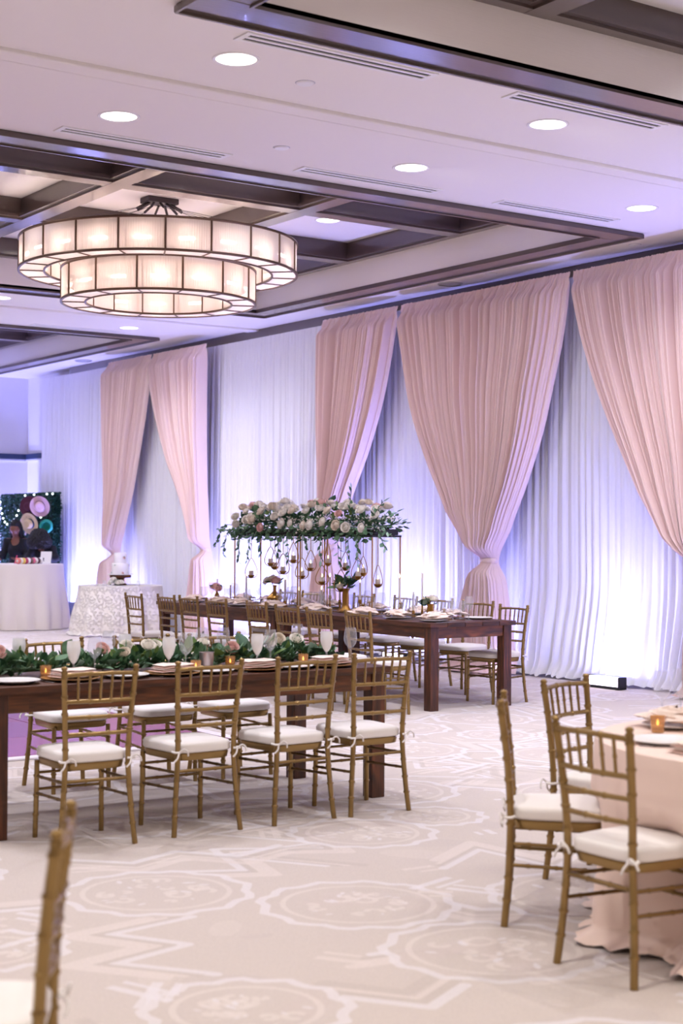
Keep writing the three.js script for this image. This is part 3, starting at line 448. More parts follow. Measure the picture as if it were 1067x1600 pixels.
// ---------- cloth-covered round tables ----------
function clothTable(name, label, cl, x, z, r, h, flare, mat, opt = {}) {
  const t = thing(name, label, 'table', [x, 0, z]); obj('tabletop', at(lathe([[0, -0.02], [r - 0.01, -0.02], [r, -0.01], [r - 0.01, 0], [0, 0]], 40), 0, h, 0), M.wood2, t); obj('pedestal', lathe([[0.001, 0], [0.3, 0], [0.28, 0.03], [0.05, 0.06], [0.04, h - 0.1], [0.2, h - 0.02]], 20), M.black, t);
  const n = opt.folds ?? 16, ph = Array.from({ length: n }, () => rr(0.4, 1.3)), c = thing('tablecloth', cl, 'tablecloth', [x, 0, z]);
  const fold = (u) => { const q = u * n, i = Math.floor(q) % n, f = q - Math.floor(q); return Math.abs(Math.sin(f * Math.PI)) ** 1.5 * ph[i]; };
  obj('cloth_top', grid(80, 8, (u, v) => { const q = (r + 0.004) * v; return [Math.cos(u * 6.28319) * q, h + 0.004, Math.sin(u * 6.28319) * q]; }, true), mat, c);
  obj('cloth_skirt', grid(n * 14, 30, (u, v) => {
    const a = u * Math.PI * 2, y = lerp(h + 0.004, 0.008, v), s = smooth(0, 0.9, v); let R = r + 0.004 + 0.008 * smooth(0, 0.05, v) + s * (flare * 0.55 + flare * fold(u)) + (opt.pool ? smooth(0.93, 1, v) * (0.03 + opt.pool * (0.4 + fold((u * 2.3) % 1))) : 0);
    for (const [ca, w, d] of opt.push ?? []) { let q = Math.atan2(Math.sin(a - ca), Math.cos(a - ca)); R -= d * Math.exp(-((q / w) ** 2)) * smooth(0.25, 0.5, v); }
    return [Math.cos(a) * R, y + (opt.pool ? 0.02 * fold((u * 3.1) % 1) * smooth(0.94, 1, v) : 0), Math.sin(a) * R];
  }, true), mat, c);
  return t;
}
clothTable('round_table', 'round table under the blush cloth, cut by the picture edge', 'pale blush floor-length cloth on the round table among the near chairs', 5.1, -3.95, 0.905, 0.757, 0.05, M.blushCloth, { folds: 22, pool: 0.07, push: [[Math.atan2(-0.07, -0.935), 0.2, 0.2], [Math.atan2(-0.75, -0.68), 0.26, 0.2], [Math.atan2(-1.14, -0.02), 0.26, 0.2]] });
clothTable('cake_table', 'round cake table hidden by its lace cloth', 'cream embossed lace cloth flaring out around the cake table', 10.82, -21.62, 0.64, 0.755, 0.13, M.lace, { folds: 13, pool: 0.03 });
clothTable('bar_table', 'tall round table hidden by its ivory cloth before the hedge screen', 'plain ivory floor-length cloth on the tall table under the hats', 10.1, -23.75, 0.66, 1.05, 0.09, M.cloth, { folds: 15 });

// ---------- tableware ----------
const ORD = ['first', 'second', 'third', 'fourth', 'fifth', 'sixth', 'seventh', 'eighth', 'ninth', 'tenth', 'eleventh', 'twelfth', 'thirteenth', 'fourteenth'];
const protos = {};
function place(key, build, pos, label, group, turn = 0) { if (!protos[key]) { const t = protos[key] = build(label); t.position.set(...pos); t.rotation.y = turn; if (group) t.userData.group = group; return t; } const r = dup(protos[key], pos, turn, label, group); if (!group) delete r.userData.group; return r; }
const frostGlass = (l) => { const t = thing('water_goblet', l, 'glass'); obj('bowl', lathe([[0.004, 0.075], [0.012, 0.082], [0.026, 0.105], [0.036, 0.14], [0.037, 0.17], [0.034, 0.2]], 20), M.frost, t); obj('stem', lathe([[0.033, 0], [0.033, 0.003], [0.008, 0.008], [0.005, 0.02], [0.005, 0.07], [0.01, 0.08]], 16), M.glass, t); obj('water', lathe([[0.001, 0.084], [0.011, 0.086], [0.025, 0.107], [0.0345, 0.14], [0.0352, 0.172], [0.001, 0.173]], 20), M.frost, t); return t; };
const wineGlass = (l) => { const t = thing('wine_glass', l, 'glass'); obj('bowl', lathe([[0.004, 0.095], [0.016, 0.102], [0.034, 0.125], [0.041, 0.152], [0.037, 0.19], [0.03, 0.222]], 20), M.glass, t); obj('stem', lathe([[0.035, 0], [0.035, 0.003], [0.008, 0.007], [0.004, 0.02], [0.004, 0.085], [0.01, 0.098]], 16), M.glass, t); return t; };
const smokeGlass = (l) => { const t = thing('tumbler', l, 'glass'); obj('body', lathe([[0.001, 0.0], [0.03, 0], [0.034, 0.01], [0.041, 0.08], [0.04, 0.15]], 20), M.smoke, t); obj('base', lathe([[0, 0.002], [0.029, 0.002], [0.03, 0.014], [0, 0.016]], 20), M.glass, t); return t; };
const cutGlass = (l) => { const t = thing('crystal_goblet', l, 'glass'), r = (k) => 0.043 + 0.003 * Math.cos(k); obj('bowl', grid(48, 10, (u, v) => { const a = u * Math.PI * 2, q = [0.006, 0.03, 0.04, 0.044, 0.045, 0.045, 0.044, 0.043, 0.042, 0.041, 0.041][Math.round(v * 10)] + 0.0022 * Math.cos(a * 12 + v * 12) * smooth(0, 0.2, v); return [Math.cos(a) * q, 0.06 + v * 0.11, Math.sin(a) * q]; }, true), M.glass, t); obj('stem', lathe([[0.036, 0], [0.036, 0.004], [0.01, 0.01], [0.008, 0.03], [0.013, 0.04], [0.007, 0.06]], 14), M.glass, t); return t; };
const plate = (l) => { const t = thing('plate', l, 'plate'); obj('rim', lathe([[0, 0], [0.07, 0], [0.09, 0.004], [0.132, 0.016], [0.135, 0.018], [0.131, 0.0195], [0.088, 0.008], [0, 0.005]], 32), M.china, t); return t; };
const chargerP = (l) => { const t = thing('charger_plate', l, 'plate'); obj('dish', lathe([[0, 0], [0.1, 0], [0.155, 0.01], [0.162, 0.014], [0.158, 0.016], [0.1, 0.006], [0, 0.004]], 32), M.charger, t); return t; };
const napkinFold = (l) => { const t = thing('folded_napkin', l, 'napkin'); for (let k = 0; k < 4; k++) obj('fold', grid(18, 8, (u, v) => { const x = (u - 0.5) * (0.25 - k * 0.012), z = (v - 0.5) * (0.15 - k * 0.008), e = Math.max(Math.abs(u - 0.5), Math.abs(v - 0.5)) * 2; return [x, 0.005 + k * 0.011 + 0.009 * (1 - e ** 4) + 0.002 * Math.sin(u * 9 + k * 2), z]; }), k % 2 ? M.napkinPale : M.napkin, t); return t; };
const napkinRuffle = (l) => { const t = thing('gathered_napkin', l, 'napkin'); for (let k = 0; k < 3; k++) { const ph = rr(0, 6); obj('fold', grid(28, 8, (u, v) => { const a = u * Math.PI * 2, R = (0.03 + v * (0.1 - k * 0.02)) * (1 + 0.25 * Math.sin(a * 3 + ph + k)), y = 0.006 + k * 0.012 + 0.045 * Math.abs(Math.sin(v * 5 + a * 2 + ph)) * (1 - v * 0.5); return [Math.cos(a) * R, y, Math.sin(a) * R * 1.15]; }, true), M.napkinPale, t); } return t; };
const cutlery = (l) => { const t = thing('fork', l, 'cutlery'); obj('handle', rbox(-0.006, 0.006, 0, 0.003, -0.02, 0.1, 0.0012, 1), M.silver, t); obj('tines', [-0.009, -0.003, 0.003, 0.009].map((x) => rbox(x - 0.0015, x + 0.0015, 0.001, 0.003, -0.08, -0.035, 0.0006, 1)).concat(rbox(-0.0105, 0.0105, 0.001, 0.003, -0.04, -0.015, 0.0012, 1)), M.silver, t); return t; };
const flameG = () => lathe([[0, 0], [0.005, 0.006], [0.0062, 0.014], [0.004, 0.026], [0.001, 0.038]], 8);
const taper = (h, hold) => (l) => { const t = thing('taper_candle', l, 'candle'); if (hold) obj('holder', lathe([[0, 0], [0.032, 0], [0.034, 0.006], [0.012, 0.014], [0.008, 0.03], [0.013, 0.05], [0.007, 0.07], [0.009, hold - 0.03], [0.02, hold - 0.02], [0.014, hold - 0.005], [0.016, hold + 0.01], [0.011, hold + 0.01], [0.011, hold - 0.01]], 14), M.brass, t); const y = hold || 0.0; obj('wax', at(lathe([[0, 0], [0.011, 0], [0.0095, h - 0.004], [0.006, h], [0, h - 0.002]], 12), 0, y, 0), M.wax, t); obj('wick', bar([0, y + h - 0.004, 0], [0, y + h + 0.008, 0], 0.001, 4), M.black, t); obj('flame', at(flameG(), 0, y + h + 0.003, 0), M.flame, t); return t; };
const votive = (l) => { const t = thing('votive_candle', l, 'candle'); obj('glass_cup', lathe([[0, 0.001], [0.024, 0.001], [0.027, 0.006], [0.032, 0.07], [0.03, 0.07], [0.025, 0.01], [0, 0.008]], 16), M.votive, t); obj('wax', lathe([[0, 0.01], [0.0245, 0.01], [0.026, 0.03], [0, 0.029]], 14), M.wax, t); obj('flame', at(flameG().scale(0.9, 0.7, 0.9), 0, 0.03, 0), M.flame, t); return t; };
const silverPot = (l) => { const t = thing('silver_cup', l, 'cup'); obj('body', lathe([[0, 0], [0.034, 0], [0.037, 0.005], [0.044, 0.1], [0.046, 0.102], [0.042, 0.102], [0.035, 0.01], [0, 0.01]], 20), M.silverGlass, t); return t; };
const TY = TT + 0.0005;
{ // front table settings, from the corner leg toward the drapes
  const X = [3.2, 3.84, 4.38, 4.92], N = [3.52, 4.13, 4.68, 5.19];
  X.forEach((x, i) => {
    const k = ORD[i] + ' from the corner-leg end';
    place('plate', plate, [x, TY, -7.61], 'white plate at the near edge of front table, ' + k, 'white plates on the front table'); place('fork', cutlery, [x + 0.17, TY, -7.6], 'silver fork beside a white plate on front table, ' + k, 'forks on the front table');
    place('charger', chargerP, [N[i], TY, -7.615], 'bronze charger under a napkin on front table, ' + k, 'chargers on the front table'); place('napkin', napkinFold, [N[i] + 0.03, TY + 0.014, -7.64], 'folded blush napkin on front table near edge, ' + k, 'folded napkins on the front table', 0.1);
    place('plate', plate, [[3.34, 4.06, 4.66, 5.2][i], TY, -8.24], 'white plate at the far edge of front table, ' + k, 'white plates on the front table'); place('napkin', napkinFold, [[3.34, 4.06, 4.66, 5.2][i], TY + 0.019, -8.24], 'folded blush napkin on a far-side plate of front table, ' + k, 'folded napkins on the front table');
  });
  [[3.585, -7.72], [4.17, -7.72], [4.75, -7.71], [5.235, -7.7]].forEach(([x, z], i) => place('frost', frostGlass, [x, TY, z], 'frosted goblet of iced water along the near side of garland, ' + ORD[i] + ' from the corner-leg end', 'water goblets on the front table'));
  [[3.73, -7.76], [4.28, -7.72], [4.86, -7.74], [5.39, -7.67]].forEach(([x, z], i) => place('wine', wineGlass, [x, TY, z], 'clear wine glass along the near side of garland, ' + ORD[i] + ' from the corner-leg end', 'wine glasses on the front table'));
  [[3.98, -8.1], [4.6, -8.1], [4.72, -8.05], [5.3, -8.12]].forEach(([x, z], i) => place('wine', wineGlass, [x, TY, z], 'clear wine glass behind the garland, ' + ORD[i] + ' from the corner-leg end', 'wine glasses on the front table'));
  place('frost', frostGlass, [4.07, TY, -8.07], 'pinkish water goblet behind the garland near the white blooms', 'water goblets on the front table'); place('frost', frostGlass, [3.42, TY, -8.08], 'water goblet behind the garland at the corner-leg end', 'water goblets on the front table');
  [[3.44, -7.76, 'beside large eucalyptus leaves'], [4.3, -7.64, 'seen through the third chair back'], [4.62, -7.8, 'on the pink rose of the garland'], [5.08, -7.72, 'under the fourth goblet']].forEach(([x, z, l]) => place('votive', votive, [x, TY, z], 'small amber votive candle on front table ' + l, 'votive candles on the front table'));
  place('silver', silverPot, [4.45, TY, -7.78], 'silver cup standing in the garland between two wine glasses');
}
{ // long far table: near side settings face +X
  const zs = [-15.4, -14.85, -14.4, -13.75, -12.95, -12.1, -11.55, -11.0];
  zs.forEach((z, i) => { const k = ORD[7 - i] + ' from the near end';
    place('plate', plate, [8.62, TY, z + 0.04], 'white plate on the near side of long table, ' + k, 'white plates on the long table'); place('ruffle', napkinRuffle, [8.63, TY + 0.02, z + 0.04], 'gathered pale blush napkin on the near side of long table, ' + k, 'gathered napkins on the long table', i);
    place('cut', cutGlass, [8.82, TY, z - 0.1], 'cut crystal goblet on the near side of long table, ' + k, 'crystal goblets on the long table'); place('wine', wineGlass, [8.86, TY, z + 0.02], 'clear wine glass on the near side of long table, ' + k, 'wine glasses on the long table'); place('fork', cutlery, [8.6, TY, z + 0.22], 'silver fork on the near side of long table, ' + k, 'forks on the long table', -Math.PI / 2); });
  const fz = [-15.3, -14.75, -14.05, -13.5, -12.7, -11.95, -11.1];
  fz.forEach((z, i) => { const k = ORD[6 - i] + ' from the near end';
    place('plate', plate, [9.26, TY, z], 'white plate on the drape side of long table, ' + k, 'white plates on the long table'); place('ruffle', napkinRuffle, [i === 6 ? 9.16 : 9.24, TY + 0.02, i === 6 ? z - 0.25 : z], 'gathered pale blush napkin on the drape side of long table, ' + k, 'gathered napkins on the long table', i * 2);
    place('cut', cutGlass, [9.08, TY, z - 0.2], 'cut crystal goblet on the drape side of long table, ' + k, 'crystal goblets on the long table'); place('wine', wineGlass, [9.03, TY, z + 0.14], 'clear wine glass on the drape side of long table, ' + k, 'wine glasses on the long table'); place('cut', cutGlass, [9.14, TY, z - 0.12], 'second cut crystal goblet on the drape side of long table, ' + k, 'crystal goblets on the long table'); });
  [[-15.5, 0.26, 0], [-15.15, 0.2, 0], [-14.95, 0.12, 0], [-14.85, 0.3, 0.0], [-14.04, 0.24, 0.05], [-13.72, 0.18, 0], [-13.38, 0.2, 0], [-13.18, 0.2, 0.14], [-13.0, 0.22, 0.1], [-12.6, 0.18, 0.12], [-12.02, 0.3, 0.06], [-11.76, 0.2, 0.04], [-11.62, 0.26, 0.16]].forEach(([z, h, hold], i) => { const key = 'taper' + h + hold; place(key, taper(h, hold), [[9.0, 8.97, 9.03, 9.0][i % 4], TY, z], 'lit ivory taper candle on the long table, ' + ORD[12 - i] + ' from the near end', 'taper candles on the long table'); });
  [[-14.6, 8.9], [-13.85, 8.78], [-12.45, 8.9], [-12.2, 8.8], [-11.35, 9.05], [-11.85, 8.92]].forEach(([z, x], i) => place('stick' + (i % 2), (l) => { const t = thing('brass_candlestick', l, 'candlestick'), h = i % 2 ? 0.13 : 0.09; obj('body', lathe([[0, 0], [0.03, 0], [0.032, 0.006], [0.01, 0.016], [0.008, h * 0.5], [0.013, h * 0.6], [0.008, h - 0.02], [0.02, h - 0.008], [0.018, h], [0, h - 0.004]], 14), M.brass, t); obj('candle_stub', at(lathe([[0, 0], [0.01, 0], [0.01, 0.02], [0, 0.021]], 10), 0, h - 0.004, 0), M.wax, t); return t; }, [x, TY, z], 'short brass candlestick on the long table, ' + ORD[5 - i] + ' from the near end', 'brass candlesticks on the long table'));
}
{ // round blush table
  const h = 0.762; place('plate', plate, [4.5, h, -4.26], 'white plate on the round blush table behind the chair post'); place('plate', plate, [4.9, h, -4.58], 'white plate on the far side of round blush table, under gathered napkin'); place('ruffle', napkinRuffle, [4.9, h + 0.02, -4.58], 'gathered pale napkin on the far side of the round blush table'); place('ruffle', napkinRuffle, [5.14, h, -4.62], 'second pale gathered napkin at the far side, cut by picture edge');
  place('napkin', napkinFold, [4.38, h, -3.95], 'folded napkin at the near edge of the round blush table', undefined, 1.4); place('fork', cutlery, [4.5, h, -4.05], 'silver fork near the front edge of round blush table', undefined, 1.2); place('fork', cutlery, [4.42, h, -4.2], 'silver fork beside the white plate on the round blush table', undefined, 0.9);
  place('wine', wineGlass, [5.02, h, -4.76], 'blurred wine glass nearest the floor uplight on the round blush table'); place('wine', wineGlass, [5.17, h, -4.79], 'blurred wine glass cut by the picture edge on the round blush table'); place('votive', votive, [4.72, h, -4.5], 'amber votive candle on the round blush table');
}

// ---------- flowers and leaves ----------
function leafG(l, w, curl, tip = 1.4) { return grid(4, 6, (u, v) => { const b = Math.sin(Math.min(1, v) ** (1 / tip) * Math.PI) * w, x = (u - 0.5) * 2 * b; return [x, curl * l * (v * v) * 0.6 - Math.abs(x) * 0.35 + 0.004, v * l]; }); }
const LEAF = { round: [leafG(0.06, 0.027, 0.4, 1), leafG(0.07, 0.03, -0.4, 1), leafG(0.055, 0.026, 0.1, 1)], long: [leafG(0.075, 0.015, 0.5, 1.2), leafG(0.085, 0.017, -0.5, 1.2), leafG(0.07, 0.013, 0.1, 1.2)], big: [leafG(0.1, 0.04, 0.3, 1.1), leafG(0.11, 0.042, -0.5, 1.1)] };
const petal = (l, w, cup, out, hh) => grid(6, 5, (u, v) => { const e = 1 - 0.25 * (2 * u - 1) ** 2, a = (u - 0.5) * w, r = Math.sin(Math.min(v * cup, 2.2)) * l + out * 0.009 * v ** 5; return [Math.sin(a) * r, (1 - Math.cos(v * cup)) / (1 - Math.cos(cup)) * hh * e - out * 0.006 * v ** 6, Math.cos(a) * r]; });
const roseG = (s, open) => { const g = []; [[0.24, 3, 2.3, 0, 0.066], [0.44, 4, 2.2, 0, 0.066], [0.64, 5, 2.1, 0.2, 0.063], [0.84, 5, 1.95, 0.7, 0.056], [1, 6, 1.75, 1.3, 0.046]].forEach(([k, n, cup, out, hh], j) => { for (let i = 0; i < n; i++) g.push(petal(0.045 * k, 1.7, cup - (1 - open) * 0.2, out, hh).rotateY((i / n) * 6.283 + j * 0.5)); }); g.push(at(new THREE.SphereGeometry(0.017, 8, 6).scale(1, 1.2, 1), 0, 0.03, 0)); return merge(g).scale(s, s, s); };
const ROSE = [roseG(0.85, 0.85), roseG(0.8, 0.7), roseG(0.68, 0.95)], BUD = merge([sphere(0.016, 0, 0.012, 0, 8, 6).scale(1, 1.3, 1)]);
const dirQ = (d) => new THREE.Quaternion().setFromUnitVectors(V(0, 0, 1), d.clone().normalize());
const upQ = (d) => new THREE.Quaternion().setFromUnitVectors(V(0, 1, 0), d.clone().normalize());
function leaf(parent, list, mat, p, d, s = 1) { const o = new THREE.Mesh(list[Math.floor(rnd() * list.length)], mat); o.name = 'leaf'; o.castShadow = o.receiveShadow = true; o.position.set(...p); o.quaternion.copy(dirQ(V(...d))); o.rotateZ(rr(-0.7, 0.7)); o.scale.setScalar(s); parent.add(o); return o; }
function bloom(parent, name, g, mat, p, d, s = 1) { const o = new THREE.Mesh(g, mat); o.name = name; o.castShadow = o.receiveShadow = true; o.position.set(...p); o.quaternion.copy(upQ(V(...d))); o.rotateY(rnd() * 6); o.scale.setScalar(s); parent.add(o); return o; }
function filler(parent, name, n, g, mat, f) { const o = new THREE.InstancedMesh(g, mat, n), m = new THREE.Matrix4(); for (let i = 0; i < n; i++) { const [p, d, s] = f(i); m.compose(V(...p), dirQ(V(...d)).multiply(new THREE.Quaternion().setFromAxisAngle(V(0, 0, 1), rr(-1, 1))), V(s, s, s)); o.setMatrixAt(i, m); } o.name = name; o.castShadow = o.receiveShadow = true; o.userData.kind = 'stuff'; parent.add(o); return o; }
{ // garland on the front table, local x along the table
  const t = thing('leaf_garland', 'eucalyptus garland with pale roses lying along the middle of the front table', 'garland', [4.15, TY, -7.93]);
  obj('vine', tube([[-1.1, 0.03, 0.02], [-0.6, 0.035, -0.03], [0, 0.03, 0.02], [0.6, 0.035, -0.02], [1.22, 0.03, 0.01]], 0.014, 30, 6), M.stem, t);
  const spot = () => { const x = rr(-1.18, 1.28), a = rr(0.05, Math.PI - 0.05), r = rr(0.03, 0.1) * (x > 1.1 ? 0.6 : 1); return [[x, 0.03 + Math.sin(a) * r * 0.85, Math.cos(a) * r * 1.2], [rr(-1, 1), Math.sin(a) * 0.8 + rr(-0.3, 0.4), Math.cos(a) * 1.3]]; };
  for (let i = 0; i < 280; i++) { const [p, d] = spot(), k = rnd(); leaf(t, k < 0.45 ? LEAF.round : k < 0.65 ? LEAF.big : LEAF.long, [M.leafA, M.leafB, M.leafC, M.leafD][Math.floor(rnd() * 4)], p, d, rr(0.75, 1.15)); }
  filler(t, 'filler_leaves', 500, LEAF.long[0], M.leafA, () => { const [p, d] = spot(); p[1] *= 0.85; return [p, d, rr(0.6, 1)]; }); filler(t, 'filler_leaves', 350, LEAF.round[2], M.leafC, () => { const [p, d] = spot(); p[1] *= 0.75; return [p, d, rr(0.6, 1)]; });
  for (const [x, y, z, m, k] of [[-0.93, 0.13, 0.02, M.roseP, 0], [-0.3, 0.12, 0, M.roseP, 1], [-0.12, 0.12, -0.05, M.roseW, 0], [-0.02, 0.13, 0.03, M.roseW, 1], [0.06, 0.12, -0.04, M.roseW, 1], [-0.18, 0.1, 0.05, M.roseC, 2], [0.14, 0.12, 0.0, M.roseW, 2], [0.36, 0.13, 0.0, M.roseW, 2], [0.52, 0.1, 0.06, M.roseP, 1], [0.9, 0.13, -0.03, M.roseC, 0], [1.0, 0.13, 0.02, M.roseW, 1], [0.8, 0.12, 0.0, M.roseC, 1]]) { const o = bloom(t, 'rose', ROSE[k], m, [x, y, z], [rr(-0.5, 0.2), 0.8, rr(0.3, 1)]); if (m === M.roseP) o.userData.label = 'blush pink rose'; }
}
{ // raised stands with hanging teardrop candle holders
  const YB = 1.545; let proto;
  [[-14.13, 'tall thin gold flower stand on the far half of the long table'], [-12.8, 'tall thin gold flower stand on the near half of the long table']].forEach(([z, l]) => {
    if (proto) return dup(proto, [8.97, TY, z], 0, l); const t = proto = thing('flower_stand', l, 'stand', [8.97, TY, z]), hx = 0.17, hz = 0.64, y = YB - TY;
    for (const sx of [-1, 1]) for (const sz of [-1, 1]) obj('leg', [rbox(sx * hx - 0.006, sx * hx + 0.006, 0, y, sz * hz - 0.006, sz * hz + 0.006, 0.002, 1)], M.brass, t);
    obj('base_frame', [[-hx, hx, -hz], [-hx, hx, hz]].map(([a, b, c]) => rbox(a, b, 0, 0.01, c - 0.006, c + 0.006, 0.002, 1)).concat([-1, 1].map((s) => rbox(s * hx - 0.006, s * hx + 0.006, 0, 0.01, -hz, hz, 0.002, 1))), M.brass, t);
    obj('tray', rbox(-hx - 0.01, hx + 0.01, y, y + 0.02, -hz - 0.01, hz + 0.01, 0.004), M.black, t);
  });
  const drops = [[-14.63, 1.3, 1.08, 8.93], [-14.26, 1.43, 1.22, 8.95], [-14.33, 1.39, 1.18, 9.05], [-13.96, 1.36, 1.14, 8.92], [-13.88, 1.48, 1.26, 9.0], [-13.62, 1.4, 1.18, 9.05], [-13.56, 1.32, 1.1, 8.9], [-13.22, 1.47, 1.24, 9.0], [-13.18, 1.25, 1.05, 8.9], [-12.93, 1.39, 1.2, 9.02], [-12.84, 1.21, 0.99, 8.9], [-12.58, 1.33, 1.12, 8.93], [-12.66, 1.35, 1.15, 9.05], [-12.27, 1.27, 1.05, 8.95]];
  drops.forEach(([z, yt, yb, x], i) => {
    const h = yt - yb, t = thing('teardrop_candle_holder', 'gold wire teardrop candle holder hanging from the flower stand, ' + ORD[13 - i] + ' from the near end', 'candle holder', [x, yb, z], -0.61 + [0.2, -0.3, 0.9, 0.1, -0.6, 0.5, -0.1, 1.1, -0.2, 0.7, 0.1, -0.2, 0.9, -0.9][i], 'hanging teardrop candle holders');
    obj('hanger', bar([0, h, 0], [0, YB - yb + 0.001, 0], 0.004, 5), M.brass, t);
    const R = 0.075, loop = []; for (let k = 0; k <= 20; k++) { const a = (k / 20) * Math.PI * 2, yy = 0.5 - 0.5 * Math.cos(a), w = Math.sin(a) * (1 - yy * 0.55) ** 1.6 * 1.35; loop.push([w * R, yy * h, 0]); }
    obj('wire_loop', tube(loop, 0.0045, 48, 5), M.brass, t); obj('cup', lathe([[0, 0.002], [0.02, 0.006], [0.036, 0.022], [0.04, 0.034], [0.036, 0.034], [0.02, 0.014], [0, 0.012]], 16), M.brass, t); obj('candle', lathe([[0, 0.012], [0.026, 0.012], [0.026, 0.078], [0.022, 0.082], [0, 0.078]], 14), M.wax, t); obj('flame', at(flameG(), 0, 0.079, 0), M.flame, t);
  });
  const t = thing('flower_arrangement', 'long raised arrangement of white and blush roses with trailing leaves on the gold stands', 'flowers', [8.97, YB + 0.02, -13.46]);
  obj('foam_tray', rbox(-0.15, 0.15, 0.0005, 0.06, -1.3, 1.3, 0.01), M.black, t);
  const spot = (lo = 0.06, hi = 0.26) => { const z = rr(-1.42, 1.42), a = rr(-0.25, Math.PI + 0.25), r = rr(lo, hi) * (1 - 0.35 * Math.abs(z / 1.42) ** 3) * (0.85 + 0.2 * Math.sin(z * 5)); return [[Math.cos(a) * r, 0.07 + Math.sin(a) * r * 1.02, z], [Math.cos(a), Math.sin(a) * 0.9 + rr(-0.3, 0.3), rr(-1, 1) + z * 0.5]]; };
  for (let i = 0; i < 66; i++) { const z = -1.32 + (i / 65) * 2.64 + rr(-0.03, 0.03), a = [2.35, 1.7, 2.9, 1.2, 2.0][i % 5] + rr(-0.25, 0.25), r = rr(0.2, 0.27) * (1 - 0.25 * Math.abs(z / 1.42) ** 3), m = [M.roseW, M.roseC, M.roseW, M.roseW, M.roseC, M.roseW, M.roseP, M.roseW, M.roseC, M.roseW, M.roseW][i % 11]; const o = bloom(t, 'rose', ROSE[i % 3], m, [Math.cos(a) * r, 0.07 + Math.sin(a) * r, z], [Math.cos(a), Math.sin(a) + 0.1, rr(-0.3, 0.7)], rr(1.1, 1.4)); if (m === M.roseP) o.userData.label = 'blush pink rose'; }
  for (let i = 0; i < 200; i++) { const [p, d] = spot(0.14, 0.27), k = rnd(); leaf(t, k < 0.4 ? LEAF.round : k < 0.8 ? LEAF.long : LEAF.big, [M.leafA, M.leafC, M.leafC, M.leafD][Math.floor(rnd() * 4)], p, d, rr(0.7, 1.05)); }
  filler(t, 'filler_leaves', 700, LEAF.long[1], M.leafC, () => { const [p, d] = spot(0.05, 0.22); return [p, d, rr(0.6, 1)]; }); filler(t, 'filler_leaves', 500, LEAF.round[0], M.leafA, () => { const [p, d] = spot(0.05, 0.22); return [p, d, rr(0.5, 0.9)]; });
  filler(t, 'tiny_white_blossoms', 700, new THREE.IcosahedronGeometry(0.008, 0), M.berry, () => { const [p, d] = spot(0.16, 0.27); if (p[1] > 0.2) p[1] *= 0.7; return [p, d, rr(0.7, 1.4)]; });
  filler(t, 'edge_leaves', 170, LEAF.round[1], M.leafA, () => [[rr(-0.21, -0.15), rr(-0.04, 0.1), rr(-1.35, 1.35)], [-1, rr(-1.2, 0.2), rr(-1, 1)], rr(0.5, 0.95)]); filler(t, 'edge_leaves', 150, LEAF.long[0], M.leafC, () => [[rr(-0.2, -0.15), rr(-0.06, 0.1), rr(-1.35, 1.35)], [-1, rr(-1.4, 0.2), rr(-1, 1)], rr(0.6, 1)]);
  // trailing sprigs at both ends and below the tray edge
  const sprigs = [[-1.4, 0.1, -1.66, -0.12], [-1.38, 0.05, -1.6, 0.05], [-1.35, 0.04, -1.5, -0.22], [1.4, 0.14, 1.74, 0.22], [1.4, 0.08, 1.72, -0.02], [1.38, 0.04, 1.6, -0.12], [1.3, 0.2, 1.55, 0.32], [0.95, 0.25, 1.0, 0.46], [-1.1, 0.0, -1.12, -0.3], [-0.85, 0.0, -0.95, -0.28], [-0.75, 0, -0.7, -0.2], [-0.35, 0.0, -0.42, -0.22], [-0.2, 0, -0.15, -0.3], [0.45, 0, 0.5, -0.26], [0.75, 0, 0.78, -0.3], [0.95, 0, 0.95, -0.4], [1.1, 0, 1.15, -0.28], [0.1, 0, 0.15, -0.16]];
  for (const [z0, y0, z1, y1] of sprigs) { const x0 = -0.17, x1 = rr(-0.24, -0.16), pts = [[-0.1, Math.max(y0, 0.05), z0], [x0 - 0.03, Math.max(0.03, y0), lerp(z0, z1, 0.3)], [x1, lerp(y0, y1, 0.6), lerp(z0, z1, 0.75)], [x1, y1, z1]], c = new THREE.CatmullRomCurve3(pts.map((p) => V(...p))); obj('sprig', tube(pts, 0.003, 12, 4), M.stem, t); for (let k = 0; k < 9; k++) { const p = c.getPointAt(0.25 + (k / 8) * 0.75), d = c.getTangentAt(Math.min(1, 0.3 + k / 12)); leaf(t, k % 3 ? LEAF.long : LEAF.round, [M.leafA, M.leafC, M.leafB][k % 3], p.toArray(), [d.x + rr(-0.9, 0.9), d.y + rr(-0.4, 0.5), d.z + rr(-0.9, 0.9)], rr(0.7, 1)); } }
}
function posy(key, label, pos, build) { const t = thing(key, label, 'flower vase', pos); build(t); return t; }
const spray = (t, y, n, R, mats, list = LEAF.long, s = 1) => { for (let i = 0; i < n; i++) { const a = (i / n) * 6.283 + rr(-0.3, 0.3), e = rr(0.0, 1.1); leaf(t, list, mats[i % mats.length], [Math.cos(a) * 0.02, y + rr(-0.01, 0.03), Math.sin(a) * 0.02], [Math.cos(a), e, Math.sin(a)], rr(0.8, 1.2) * s * (R / 0.09)); } };
